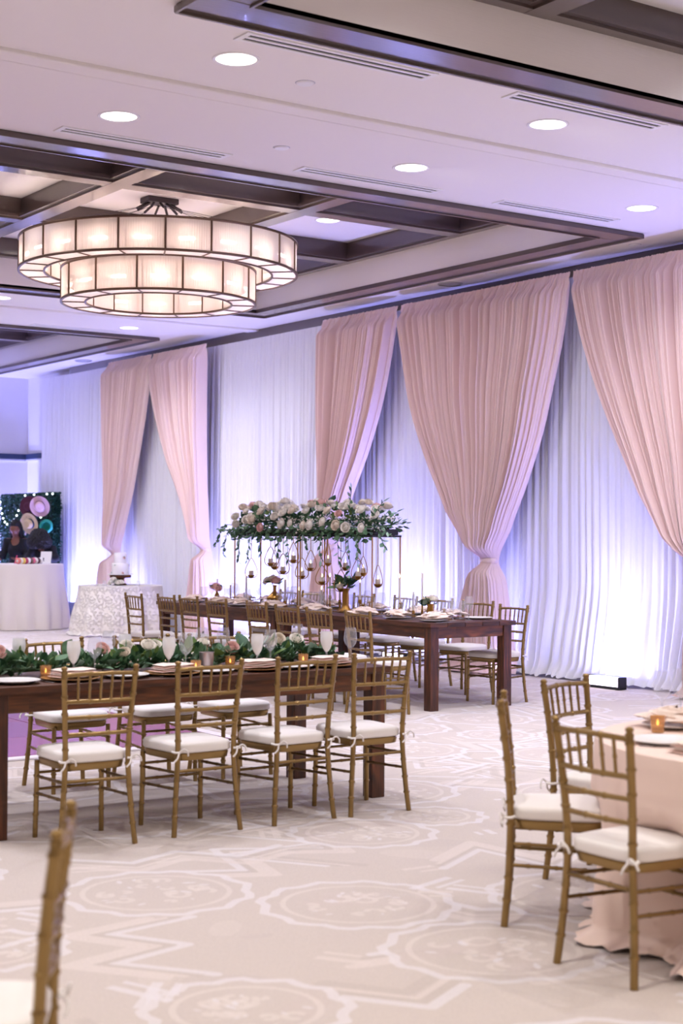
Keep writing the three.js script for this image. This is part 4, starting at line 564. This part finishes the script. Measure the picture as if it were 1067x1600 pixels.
posy('flower_vase', 'round-bellied gold vase with pink and white roses on the long table', [8.98, TY, -14.22], (t) => { obj('vase', lathe([[0, 0], [0.045, 0], [0.05, 0.01], [0.04, 0.03], [0.085, 0.07], [0.09, 0.095], [0.05, 0.13], [0.02, 0.16], [0.018, 0.2], [0.026, 0.225], [0.022, 0.225], [0.014, 0.2]], 24), M.brass, t); spray(t, 0.24, 10, 0.11, [M.leafC, M.leafA]); for (const [x, y, z, m] of [[-0.02, 0.25, 0.06, M.roseP], [0, 0.27, -0.02, M.roseC], [-0.03, 0.25, -0.08, M.roseW]]) bloom(t, 'rose', ROSE[0], m, [x, y, z], [x * 8 - 0.3, 1, z * 6], 1.25); for (let k = 0; k < 3; k++) { obj('sprig', tube([[0, 0.23, -0.03], [0, 0.27, -0.12], [0, 0.24 - k * 0.03, -0.2 - k * 0.02]], 0.003, 8, 4), M.stem, t); for (let i = 0; i < 4; i++) leaf(t, LEAF.round, M.leafC, [0, 0.26 - i * 0.008, -0.09 - i * 0.035], [rr(-1, 1), 0.4, -1], 0.7); } });
posy('flower_vase', 'tall trumpet-shaped gold vase with dark pointed leaves and white flowers on the long table', [8.96, TY, -12.84], (t) => { obj('vase', lathe([[0, 0], [0.065, 0], [0.068, 0.01], [0.045, 0.035], [0.033, 0.07], [0.036, 0.14], [0.032, 0.2], [0.048, 0.235], [0.044, 0.235], [0.028, 0.2]], 24), M.brass, t); spray(t, 0.24, 20, 0.15, [M.leafC, M.leafC, M.leafA], LEAF.long, 1.1); spray(t, 0.27, 12, 0.13, [M.leafC], LEAF.long, 1.1); for (const [x, y, z] of [[-0.05, 0.27, 0.02], [-0.03, 0.29, -0.06], [0, 0.32, 0.03], [-0.06, 0.24, -0.03]]) bloom(t, 'blossom', ROSE[2], M.roseW, [x, y, z], [x * 8, 0.8, z * 8], 1); });
posy('flower_vase', 'slim gold bud vase with one small pink rose at far end of long table', [8.9, TY, -15.33], (t) => { obj('vase', lathe([[0, 0], [0.026, 0], [0.028, 0.006], [0.01, 0.03], [0.03, 0.075], [0.012, 0.11], [0.02, 0.135], [0.016, 0.135], [0.008, 0.11]], 18), M.brass, t); spray(t, 0.14, 7, 0.09, [M.leafC, M.leafA], LEAF.round); bloom(t, 'rose', ROSE[0], M.roseP, [-0.01, 0.15, 0], [-0.4, 1, 0.2], 1.3); bloom(t, 'rose', ROSE[1], M.roseP, [-0.02, 0.14, 0.06], [-0.4, 0.8, 0.8], 1.0); });
posy('flower_vase', 'small gold cup with a cream rose and broad leaf near the long table end', [9.02, TY, -11.52], (t) => { obj('vase', lathe([[0, 0], [0.034, 0], [0.037, 0.008], [0.03, 0.03], [0.035, 0.06], [0.03, 0.1], [0.036, 0.13], [0.032, 0.13], [0.026, 0.1]], 20), M.brass, t); for (const [x, y, z, m] of [[0, 0.15, -0.05, M.roseC], [0.02, 0.15, 0.03, M.roseW], [0.03, 0.16, -0.01, M.roseC]]) bloom(t, 'rose', ROSE[0], m, [x, y, z], [x * 8 - 0.3, 1, z * 6], 1.05); leaf(t, LEAF.big, M.leafC, [-0.02, 0.14, 0.02], [-0.6, 0.3, -0.9], 1.1); leaf(t, LEAF.big, M.leafB, [-0.02, 0.14, 0.0], [-1, 0.5, 0.2], 1.0); spray(t, 0.13, 6, 0.09, [M.leafA]); });

// ---------- cake table ----------
{
  const x = 10.82, z = -21.62, y = 0.7615; const st = thing('cake_stand', 'wooden round cake stand with white rim plate on the lace table', 'stand', [x, y, z]);
  obj('column', lathe([[0, 0], [0.1, 0], [0.1, 0.015], [0.06, 0.03], [0.06, 0.1], [0.09, 0.115], [0, 0.115]], 24), M.wood2, st); obj('slab', uvm(lathe([[0, 0.115], [0.16, 0.115], [0.165, 0.125], [0.165, 0.15], [0.16, 0.16], [0, 0.16]], 28), 1), M.wood2, st); obj('rim_plate', lathe([[0, 0.16], [0.19, 0.16], [0.2, 0.168], [0.19, 0.172], [0, 0.17]], 32), M.china, st);
  const c = thing('wedding_cake', 'two-tier white wedding cake with small pink sugar roses', 'cake', [x, y + 0.172, z]), tier = (r, a, b) => lathe([[0, a], [r, a], [r, b - 0.008], [r - 0.008, b], [0, b]], 40); obj('lower_tier', tier(0.135, 0, 0.17), M.china, c); obj('upper_tier', tier(0.1, 0.17, 0.33), M.china, c);
  for (const [a, r, yy] of [[2.7, 0.135, 0.12], [1.6, 0.103, 0.25], [1.3, 0.14, 0.015], [3.3, 0.135, 0.005]]) { bloom(c, 'sugar_rose', ROSE[2], M.roseP, [Math.cos(a) * r * -1 * Math.sign(-1) * -1, yy, Math.sin(a) * r], [Math.cos(a) * -1 * -1, 0.3, Math.sin(a)], 0.55); leaf(c, LEAF.round, M.leafB, [Math.cos(a) * r, yy + 0.01, Math.sin(a) * r], [Math.cos(a) + 0.5, 0.4, Math.sin(a)], 0.5); }
  const f = thing('rose_posy', 'small white rose posy lying at the foot of the cake stand', 'flowers', [x - 0.16, y, z + 0.17]); for (const [a, b, d] of [[0, 0.04, 0], [-0.08, 0.035, 0.0], [0.06, 0.03, 0.04], [-0.04, 0.075, -0.01], [0.0, 0.03, 0.07]]) bloom(f, 'rose', ROSE[1], M.roseW, [a, b, d], [a * 5 - 0.3, 0.8, d * 5 + 0.3], 1.15); spray(f, 0.03, 12, 0.1, [M.leafC, M.leafA], LEAF.round); obj('stems', tube([[0.05, 0.012, -0.04], [0, 0.02, 0], [-0.06, 0.02, 0.04]], 0.012, 8, 6), M.stem, f);
  const jar = (l) => { const t = thing('glass_jar', l, 'jar'); obj('body', lathe([[0, 0.001], [0.026, 0.001], [0.03, 0.006], [0.03, 0.06], [0.022, 0.068], [0.025, 0.08]], 16), M.glass, t); obj('candle', lathe([[0, 0.004], [0.024, 0.004], [0.024, 0.03], [0, 0.03]], 12), M.wax, t); return t; };
  [[-0.46, 0.1], [-0.36, 0.18], [-0.24, 0.22], [0.1, 0.4]].forEach(([a, b], i) => place('jar', jar, [x + a, y, z + b], ['small glass jar farthest from cake along the lace table edge', 'small glass jar next to the outermost one on lace table', 'small glass jar nearest the white rose posy on the lace table', 'small glass jar on the other side of the cake, by chair back'][i], 'glass jars on the cake table'));
}
// ---------- hedge screen with hats ----------
const HX = 11.3;
{
  const t = thing('hedge_screen', 'freestanding screen of dark green artificial boxwood hung with hats', 'hedge screen', [HX, 0, -26.2]), z0 = -1.34, z1 = 0.97; obj('backing', box(-0.02, 0.14, 0.0, 2.24, z0, z1), M.hedgeBack, t);
  const lg = leafG(0.05, 0.02, 0.3, 1);
  filler(t, 'boxwood_leaves', 6500, lg, M.hedge, (i) => { const k = rnd(); if (k < 0.72) return [[-0.025, rr(0.02, 2.26), rr(z0, z1)], [-1, rr(-1, 1), rr(-1, 1)], rr(0.7, 1.1)]; if (k < 0.92) return [[rr(-0.02, 0.14), rr(0.02, 2.26), z1 + 0.005], [rr(-1, 1), rr(-1, 1), 1], rr(0.7, 1.1)]; return [[rr(-0.02, 0.14), 2.245, rr(z0, z1)], [rr(-1, 1), 1, rr(-1, 1)], rr(0.7, 1.1)]; });
  const s = thing('string_lights', 'string of tiny white lights draped over the hedge screen in swags', 'lights', [HX - 0.06, 0, -26.2]), P = [[2.14, -1.27], [2.02, -1.23], [1.92, -1.18], [1.83, -1.12], [1.76, -1.04], [1.72, -0.93], [1.76, -0.7], [1.8, -0.6], [1.88, -0.48], [1.97, -0.4], [2.06, -0.3], [2.16, -0.2], [2.24, -0.1], [2.25, 0.3], [2.12, 0.72], [2.0, 0.65], [1.84, 0.6], [1.68, 0.42], [2.25, 0.86], [2.25, 1.1]];
  obj('cord', tube(P.map(([y, z]) => [0, y, z]), 0.003, 80, 4), M.black, s); for (const [y, z] of P) obj('bulb', sphere(0.017, -0.01, y, z, 8, 6), M.fairy ??= std(0xffffff, 0.5, 0, { emissive: 0xe8fff4, emissiveIntensity: 4 }), s);
  // hand-written script sign, strokes only
  const w = thing('script_sign', 'pale slanted script lettering fixed to the hedge screen beside the hats', 'sign', [HX - 0.07, 1.6, -26.75]); const st = [[[0, 0.15], [0.02, 0], [0.06, 0.12], [0.09, 0], [0.13, 0.17]], [[0.15, 0.05], [0.2, 0.09], [0.2, 0.13], [0.16, 0.11], [0.17, 0.02], [0.23, 0.04]], [[0.24, 0.02], [0.29, 0.2], [0.27, 0.22], [0.27, 0.0], [0.31, 0.03]], [[0.33, 0.02], [0.34, 0.14], [0.36, 0.05], [0.39, 0.15], [0.41, 0.05], [0.44, 0.15], [0.45, 0.03]], [[0.48, 0.16], [0.5, 0.06], [0.55, 0.18], [0.53, -0.05], [0.49, -0.13], [0.47, -0.08], [0.56, 0.06]], [[0.6, 0.2], [0.58, 0.05], [0.63, 0.08], [0.66, 0.22]]];
  for (const q of st) obj('letter', tube(q.map(([a, b]) => [0, b * 0.9 + a * 0.08, a]), 0.011, 24, 5), std(0xcfb6b4, 0.6), w);
  const hat = (l, pos, crownC, band, rot, R = 0.19) => { const h = thing('hat', l, 'hat', pos); obj('brim', lathe([[0.08, 0.0], [R * 0.7, 0.0], [R * 0.93, 0.012], [R, 0.03], [R - 0.006, 0.034], [R * 0.7, 0.008], [0.08, 0.008]], 36).scale(1, 1, 1.12), crownC, h); obj('crown', lathe([[0.086, 0.002], [0.083, 0.06], [0.074, 0.1], [0.06, 0.112], [0.03, 0.1], [0, 0.096]], 28).scale(1, 1, 1.15), crownC, h); obj('band', lathe([[0.0865, 0.006], [0.088, 0.01], [0.0855, 0.038], [0.084, 0.04]], 28).scale(1, 1, 1.16), band, h); h.quaternion.setFromUnitVectors(V(0, 1, 0), V(...rot).normalize()); return h; };
  const straw = std(0xd9bf94, 0.8), pinkF = std(0xdcb6bb, 0.85), wine = std(0x4a1430, 0.8), teal = std(0x1b8f75, 0.7), navy = std(0x1d2b55, 0.8), greyF = std(0x8f9a94, 0.8);
  hat('wine red felt hat half hidden behind the pink one on the hedge', [HX - 0.2, 2.02, -25.75], wine, M.black, [-0.7, 0.1, 0.5]); hat('pale pink wide-brimmed hat with a wine band at the top of the hedge', [HX - 0.22, 2.03, -25.3], pinkF, wine, [-0.45, -0.2, 0.9], 0.17); hat('straw hat with a blue band hung lower on the hedge', [HX - 0.22, 1.73, -25.7], straw, navy, [-0.9, -0.15, 0.35], 0.19); hat('green hat with a grey lining on the lower hedge', [HX - 0.16, 1.67, -25.18], teal, greyF, [0.5, 0.2, -0.6], 0.12);
}
// ---------- people ----------
function sdf(prims, k = 0.04) { return (p) => { let d = 1e9; for (const q of prims) { const [a, b, ra, rb] = q, ba = b.clone().sub(a), t = Math.min(1, Math.max(0, p.clone().sub(a).dot(ba) / (ba.lengthSq() || 1))), e = p.distanceTo(a.clone().addScaledVector(ba, t)) - lerp(ra, rb, t), h = Math.max(k - Math.abs(d - e), 0) / k; d = Math.min(d, e) - (h * h * k) / 4; } return d; }; }
function march(f, lo, hi, n) {
  const mc = new MarchingCubes(n, new THREE.MeshStandardMaterial(), false, false, 200000), c = lo.clone().add(hi).multiplyScalar(0.5), h = hi.clone().sub(lo).multiplyScalar(0.5), half = n / 2;
  for (let z = 0; z < n; z++) for (let y = 0; y < n; y++) for (let x = 0; x < n; x++) mc.field[z * n * n + y * n + x] = -f(V(c.x + ((x - half) / half) * h.x, c.y + ((y - half) / half) * h.y, c.z + ((z - half) / half) * h.z));
  mc.isolation = 0; mc.update(); const cnt = mc.count, p = new Float32Array(cnt * 3); for (let i = 0; i < cnt; i++) { p[i * 3] = c.x + mc.positionArray[i * 3] * h.x; p[i * 3 + 1] = c.y + mc.positionArray[i * 3 + 1] * h.y; p[i * 3 + 2] = c.z + mc.positionArray[i * 3 + 2] * h.z; }
  let g = new THREE.BufferGeometry(); g.setAttribute('position', new THREE.BufferAttribute(p, 3)); g = mergeVertices(g, 1e-4); g.computeVertexNormals(); g.setAttribute('uv', new THREE.BufferAttribute(new Float32Array(g.attributes.position.count * 2), 2)); return g;
}
function person(label, pos, turn, J, skin, opt) { // J: joints, local; faces +z
  const t = thing('person', label, 'person', pos, turn), b = (a, c, ra, rb) => [V(...a), V(...c), ra, rb], hd = J.head, fd = J.face, side = J.side;
  const torso = [b(J.hip, J.waist, 0.13, 0.105), b(J.waist, J.chest, 0.105, 0.125), b(J.shL, J.shR, 0.06, 0.06), b(J.chest, J.neck, 0.11, 0.05)], legs = [-1, 1].flatMap((s) => [b([s * 0.09, 0.9, J.hip[2]], [s * 0.1, 0.48, 0.02], 0.1, 0.06), b([s * 0.1, 0.48, 0.02], [s * 0.1, 0.09, -0.03], 0.06, 0.04), b([s * 0.1, 0.05, -0.04], [s * 0.12, 0.035, 0.13], 0.04, 0.03)]);
  const arms = [b(J.shL, J.elL, 0.052, 0.042), b(J.elL, J.wrL, 0.04, 0.027), b(J.shR, J.elR, 0.052, 0.042), b(J.elR, J.wrR, 0.04, 0.027)];
  const skinP = [...torso, ...legs, ...arms, b(J.neck, J.headBase, 0.052, 0.05)], f0 = sdf(skinP, 0.05), parts = [march(f0, V(-0.55, -0.02, -0.4), V(0.55, 1.62, 0.75), 76)];
  const hv = V(...hd), F = V(...fd).normalize(), S = V(...side).normalize(), U = F.clone().cross(S).normalize(); const L = (x, y, z) => hv.clone().addScaledVector(S, x).addScaledVector(U, y).addScaledVector(F, z);
  const hp = [[L(0, 0.03, -0.015), L(0, 0.03, 0.01), 0.092, 0.085], [L(0, -0.05, 0.03), L(0, -0.075, 0.045), 0.062, 0.04], [L(0, 0.005, 0.09), L(0, -0.028, 0.105), 0.011, 0.018], [L(-0.022, -0.062, 0.082), L(0.022, -0.062, 0.082), 0.01, 0.01], [L(-0.04, 0.03, 0.075), L(0.04, 0.03, 0.075), 0.018, 0.018], [L(-0.088, 0, 0), L(-0.088, -0.025, 0), 0.018, 0.014], [L(0.088, 0, 0), L(0.088, -0.025, 0), 0.018, 0.014]];
  parts.push(march(sdf(hp, 0.03), hv.clone().addScalar(-0.16), hv.clone().addScalar(0.16), 56));
  for (const [w, e, s] of [[J.wrL, J.elL, -1], [J.wrR, J.elR, 1]]) { const W = V(...w), d = W.clone().sub(V(...e)).normalize(), x = V(0, 1, 0).cross(d).normalize().multiplyScalar(s), n = d.clone().cross(x), Q = (a, c, q) => W.clone().addScaledVector(d, c).addScaledVector(x, a).addScaledVector(n, q), pr = [[Q(-0.015, 0.03, 0), Q(-0.015, 0.075, 0), 0.02, 0.018], [Q(0.015, 0.03, 0), Q(0.015, 0.075, 0), 0.02, 0.018], [Q(0, 0, 0), Q(0, 0.03, 0), 0.026, 0.026]]; [-0.028, -0.01, 0.009, 0.027].forEach((a, i) => { const l = [0.055, 0.066, 0.062, 0.05][i]; pr.push([Q(a, 0.08, 0), Q(a * 1.05, 0.08 + l * 0.5, 0.01), 0.0092, 0.0085], [Q(a * 1.05, 0.08 + l * 0.5, 0.01), Q(a, 0.08 + l * 0.85, 0.032), 0.0085, 0.0075]); }); pr.push([Q(-0.03, 0.03, 0), Q(-0.058, 0.06, 0.014), 0.012, 0.01], [Q(-0.058, 0.06, 0.014), Q(-0.05, 0.09, 0.022), 0.01, 0.0085]); const c = Q(0, 0.07, 0); parts.push(march(sdf(pr, 0.008), c.clone().addScalar(-0.12), c.clone().addScalar(0.12), 60)); }
  obj('body', parts, skin, t);
  const cl = [...torso, ...legs.filter((q, i) => i % 3 < 2), ...arms].map(([a, c, r, s]) => [a, c, r + 0.014, s + 0.014]), fc = sdf(cl, 0.06), nk = V(...J.neck), cut = nk.clone().add(V(0, 0.0, 0.1)); obj('black_clothes', march((p) => Math.max(fc(p), 0.095 - p.distanceTo(cut), p.y - (nk.y + 0.03)), V(-0.56, 0.08, -0.42), V(0.56, 1.6, 0.72), 80), M.blackCloth, t).userData.label = 'plain black long-sleeved clothes';
  const hr = opt.hair(L), fh = sdf(hr, 0.05), bump = opt.curl ?? 0; obj('hair', march((p) => Math.max(fh(p) + bump * Math.sin(p.x * 95) * Math.sin(p.y * 95 + 1) * Math.sin(p.z * 95), opt.bowed ? -1 : 0.118 - p.distanceTo(L(0, -0.015, 0.125)) ), hv.clone().addScalar(-0.26), hv.clone().addScalar(0.26), 64), M.hair, t);
  for (const s of [-1, 1]) { const e = L(s * 0.033, 0.012, 0.083); obj('eye', at(new THREE.SphereGeometry(0.011, 10, 8), e.x, e.y, e.z), M.hair, t); } obj('lips', at(new THREE.SphereGeometry(1, 10, 8).scale(0.021, 0.007, 0.008), ...L(0, -0.062, 0.09).toArray()), std(0x6a2a2a, 0.5), t);
  return t;
}
person('dark-haired woman in a black scoop-neck top standing behind the tall table, looking down', [10.86, 0, -25.78], Math.atan2(-0.72, 0.7), { hip: [0, 0.93, 0], waist: [0, 1.08, 0.0], chest: [0, 1.26, 0.02], shL: [-0.165, 1.4, 0.02], shR: [0.165, 1.4, 0.02], neck: [0, 1.43, 0.03], headBase: [0, 1.53, 0.06], head: [0, 1.61, 0.075], face: [-0.05, -0.38, 0.93], side: [1, 0, 0.05], elL: [-0.25, 1.15, 0.06], wrL: [-0.22, 1.11, 0.29], elR: [0.24, 1.14, 0.06], wrR: [0.14, 1.11, 0.28] }, M.skin, { hair: (L) => [[L(0, 0.06, -0.05), L(0, 0.085, -0.02), 0.105, 0.08], [L(-0.07, 0.0, -0.03), L(-0.09, -0.16, -0.03), 0.055, 0.04], [L(0.07, 0.0, -0.03), L(0.09, -0.16, -0.03), 0.055, 0.04], [L(0, 0.13, -0.03), L(0, 0.14, -0.04), 0.055, 0.05]], curl: 0.004 });
person('woman with full dark curly hair bending low over the tall table', [10.98, 0, -24.72], Math.atan2(-0.75, 0.66), { hip: [0, 0.93, -0.05], waist: [0, 1.06, 0.0], chest: [0, 1.19, 0.14], shL: [-0.165, 1.28, 0.2], shR: [0.165, 1.28, 0.2], neck: [0, 1.32, 0.22], headBase: [0, 1.37, 0.28], head: [0, 1.4, 0.33], face: [0, -0.8, 0.6], side: [1, 0, 0], elL: [-0.26, 1.13, 0.26], wrL: [-0.2, 1.115, 0.44], elR: [0.26, 1.13, 0.26], wrR: [0.16, 1.115, 0.44] }, M.skinB, { bowed: true, hair: (L) => [[L(0, 0.06, -0.05), L(0, 0.08, 0.0), 0.17, 0.155], [L(-0.1, 0, 0.0), L(-0.1, 0.04, 0.03), 0.12, 0.11], [L(0.1, 0, 0), L(0.1, 0.04, 0.03), 0.12, 0.11]], curl: 0.012 });
{ // things on the tall table
  const y = 1.0565; const s = thing('white_sign', 'white leaning card with a dark drawing on the tall table', 'card', [10.55, y, -23.85], -0.9); const g = rbox(-0.1, 0.1, 0, 0.2, -0.004, 0.004, 0.002); g.rotateX(-0.2); obj('sheet', g, M.china, s); const e = rbox(-0.06, 0.06, 0, 0.005, -0.08, 0.03, 0.002); obj('foot', e, M.china, s); const mk = tube([[-0.05, 0.03, 0.006], [-0.03, 0.09, 0.006], [-0.06, 0.06, 0.006], [-0.02, 0.04, 0.006]], 0.006, 16, 5); mk.rotateX(-0.2); obj('drawing', mk, M.black, s);
  const cols = [0xe5857d, 0xf3e9da, 0xf0cf63, 0xc0476a, 0xf4f0ec, 0x7d5a4a, 0xd86a86, 0xece4d8, 0x55342f, 0xf2efe9], names = ['coral', 'cream', 'yellow', 'crimson', 'white', 'tan', 'rose pink', 'ivory', 'brown', 'pale'];
  cols.forEach((c, i) => { const a = i / 9, t = thing('ribbon_roll', names[i] + ' ribbon roll standing in the row on tall table', 'ribbon', [lerp(9.92, 10.4, a), y + 0.05, lerp(-23.5, -23.72, a)], 0.45, 'ribbon rolls on the tall table'), r = 0.05; obj('ribbon', lathe([[0.02, -0.018], [r, -0.018], [r, 0.018], [0.02, 0.018], [0.02, -0.018]], 20).rotateZ(Math.PI / 2), std(c, 0.6), t); obj('core', lathe([[0.012, -0.02], [0.02, -0.02], [0.02, 0.02], [0.012, 0.02]], 14).rotateZ(Math.PI / 2), M.china, t); });
  const p = thing('marker_pen', 'pink marker pen held upright over the ribbon rolls', 'pen', [9.98, y, -23.78]); p.rotation.z = -0.3; obj('barrel', at(lathe([[0, 0], [0.009, 0], [0.009, 0.1], [0, 0.1]], 10), 0, 0, 0), std(0xe3558a, 0.5), p); obj('cap', at(lathe([[0.0095, 0.1], [0.0095, 0.14], [0, 0.145]], 10), 0, 0, 0), std(0xc03a6c, 0.5), p);
}
renderer.render(scene, camera);
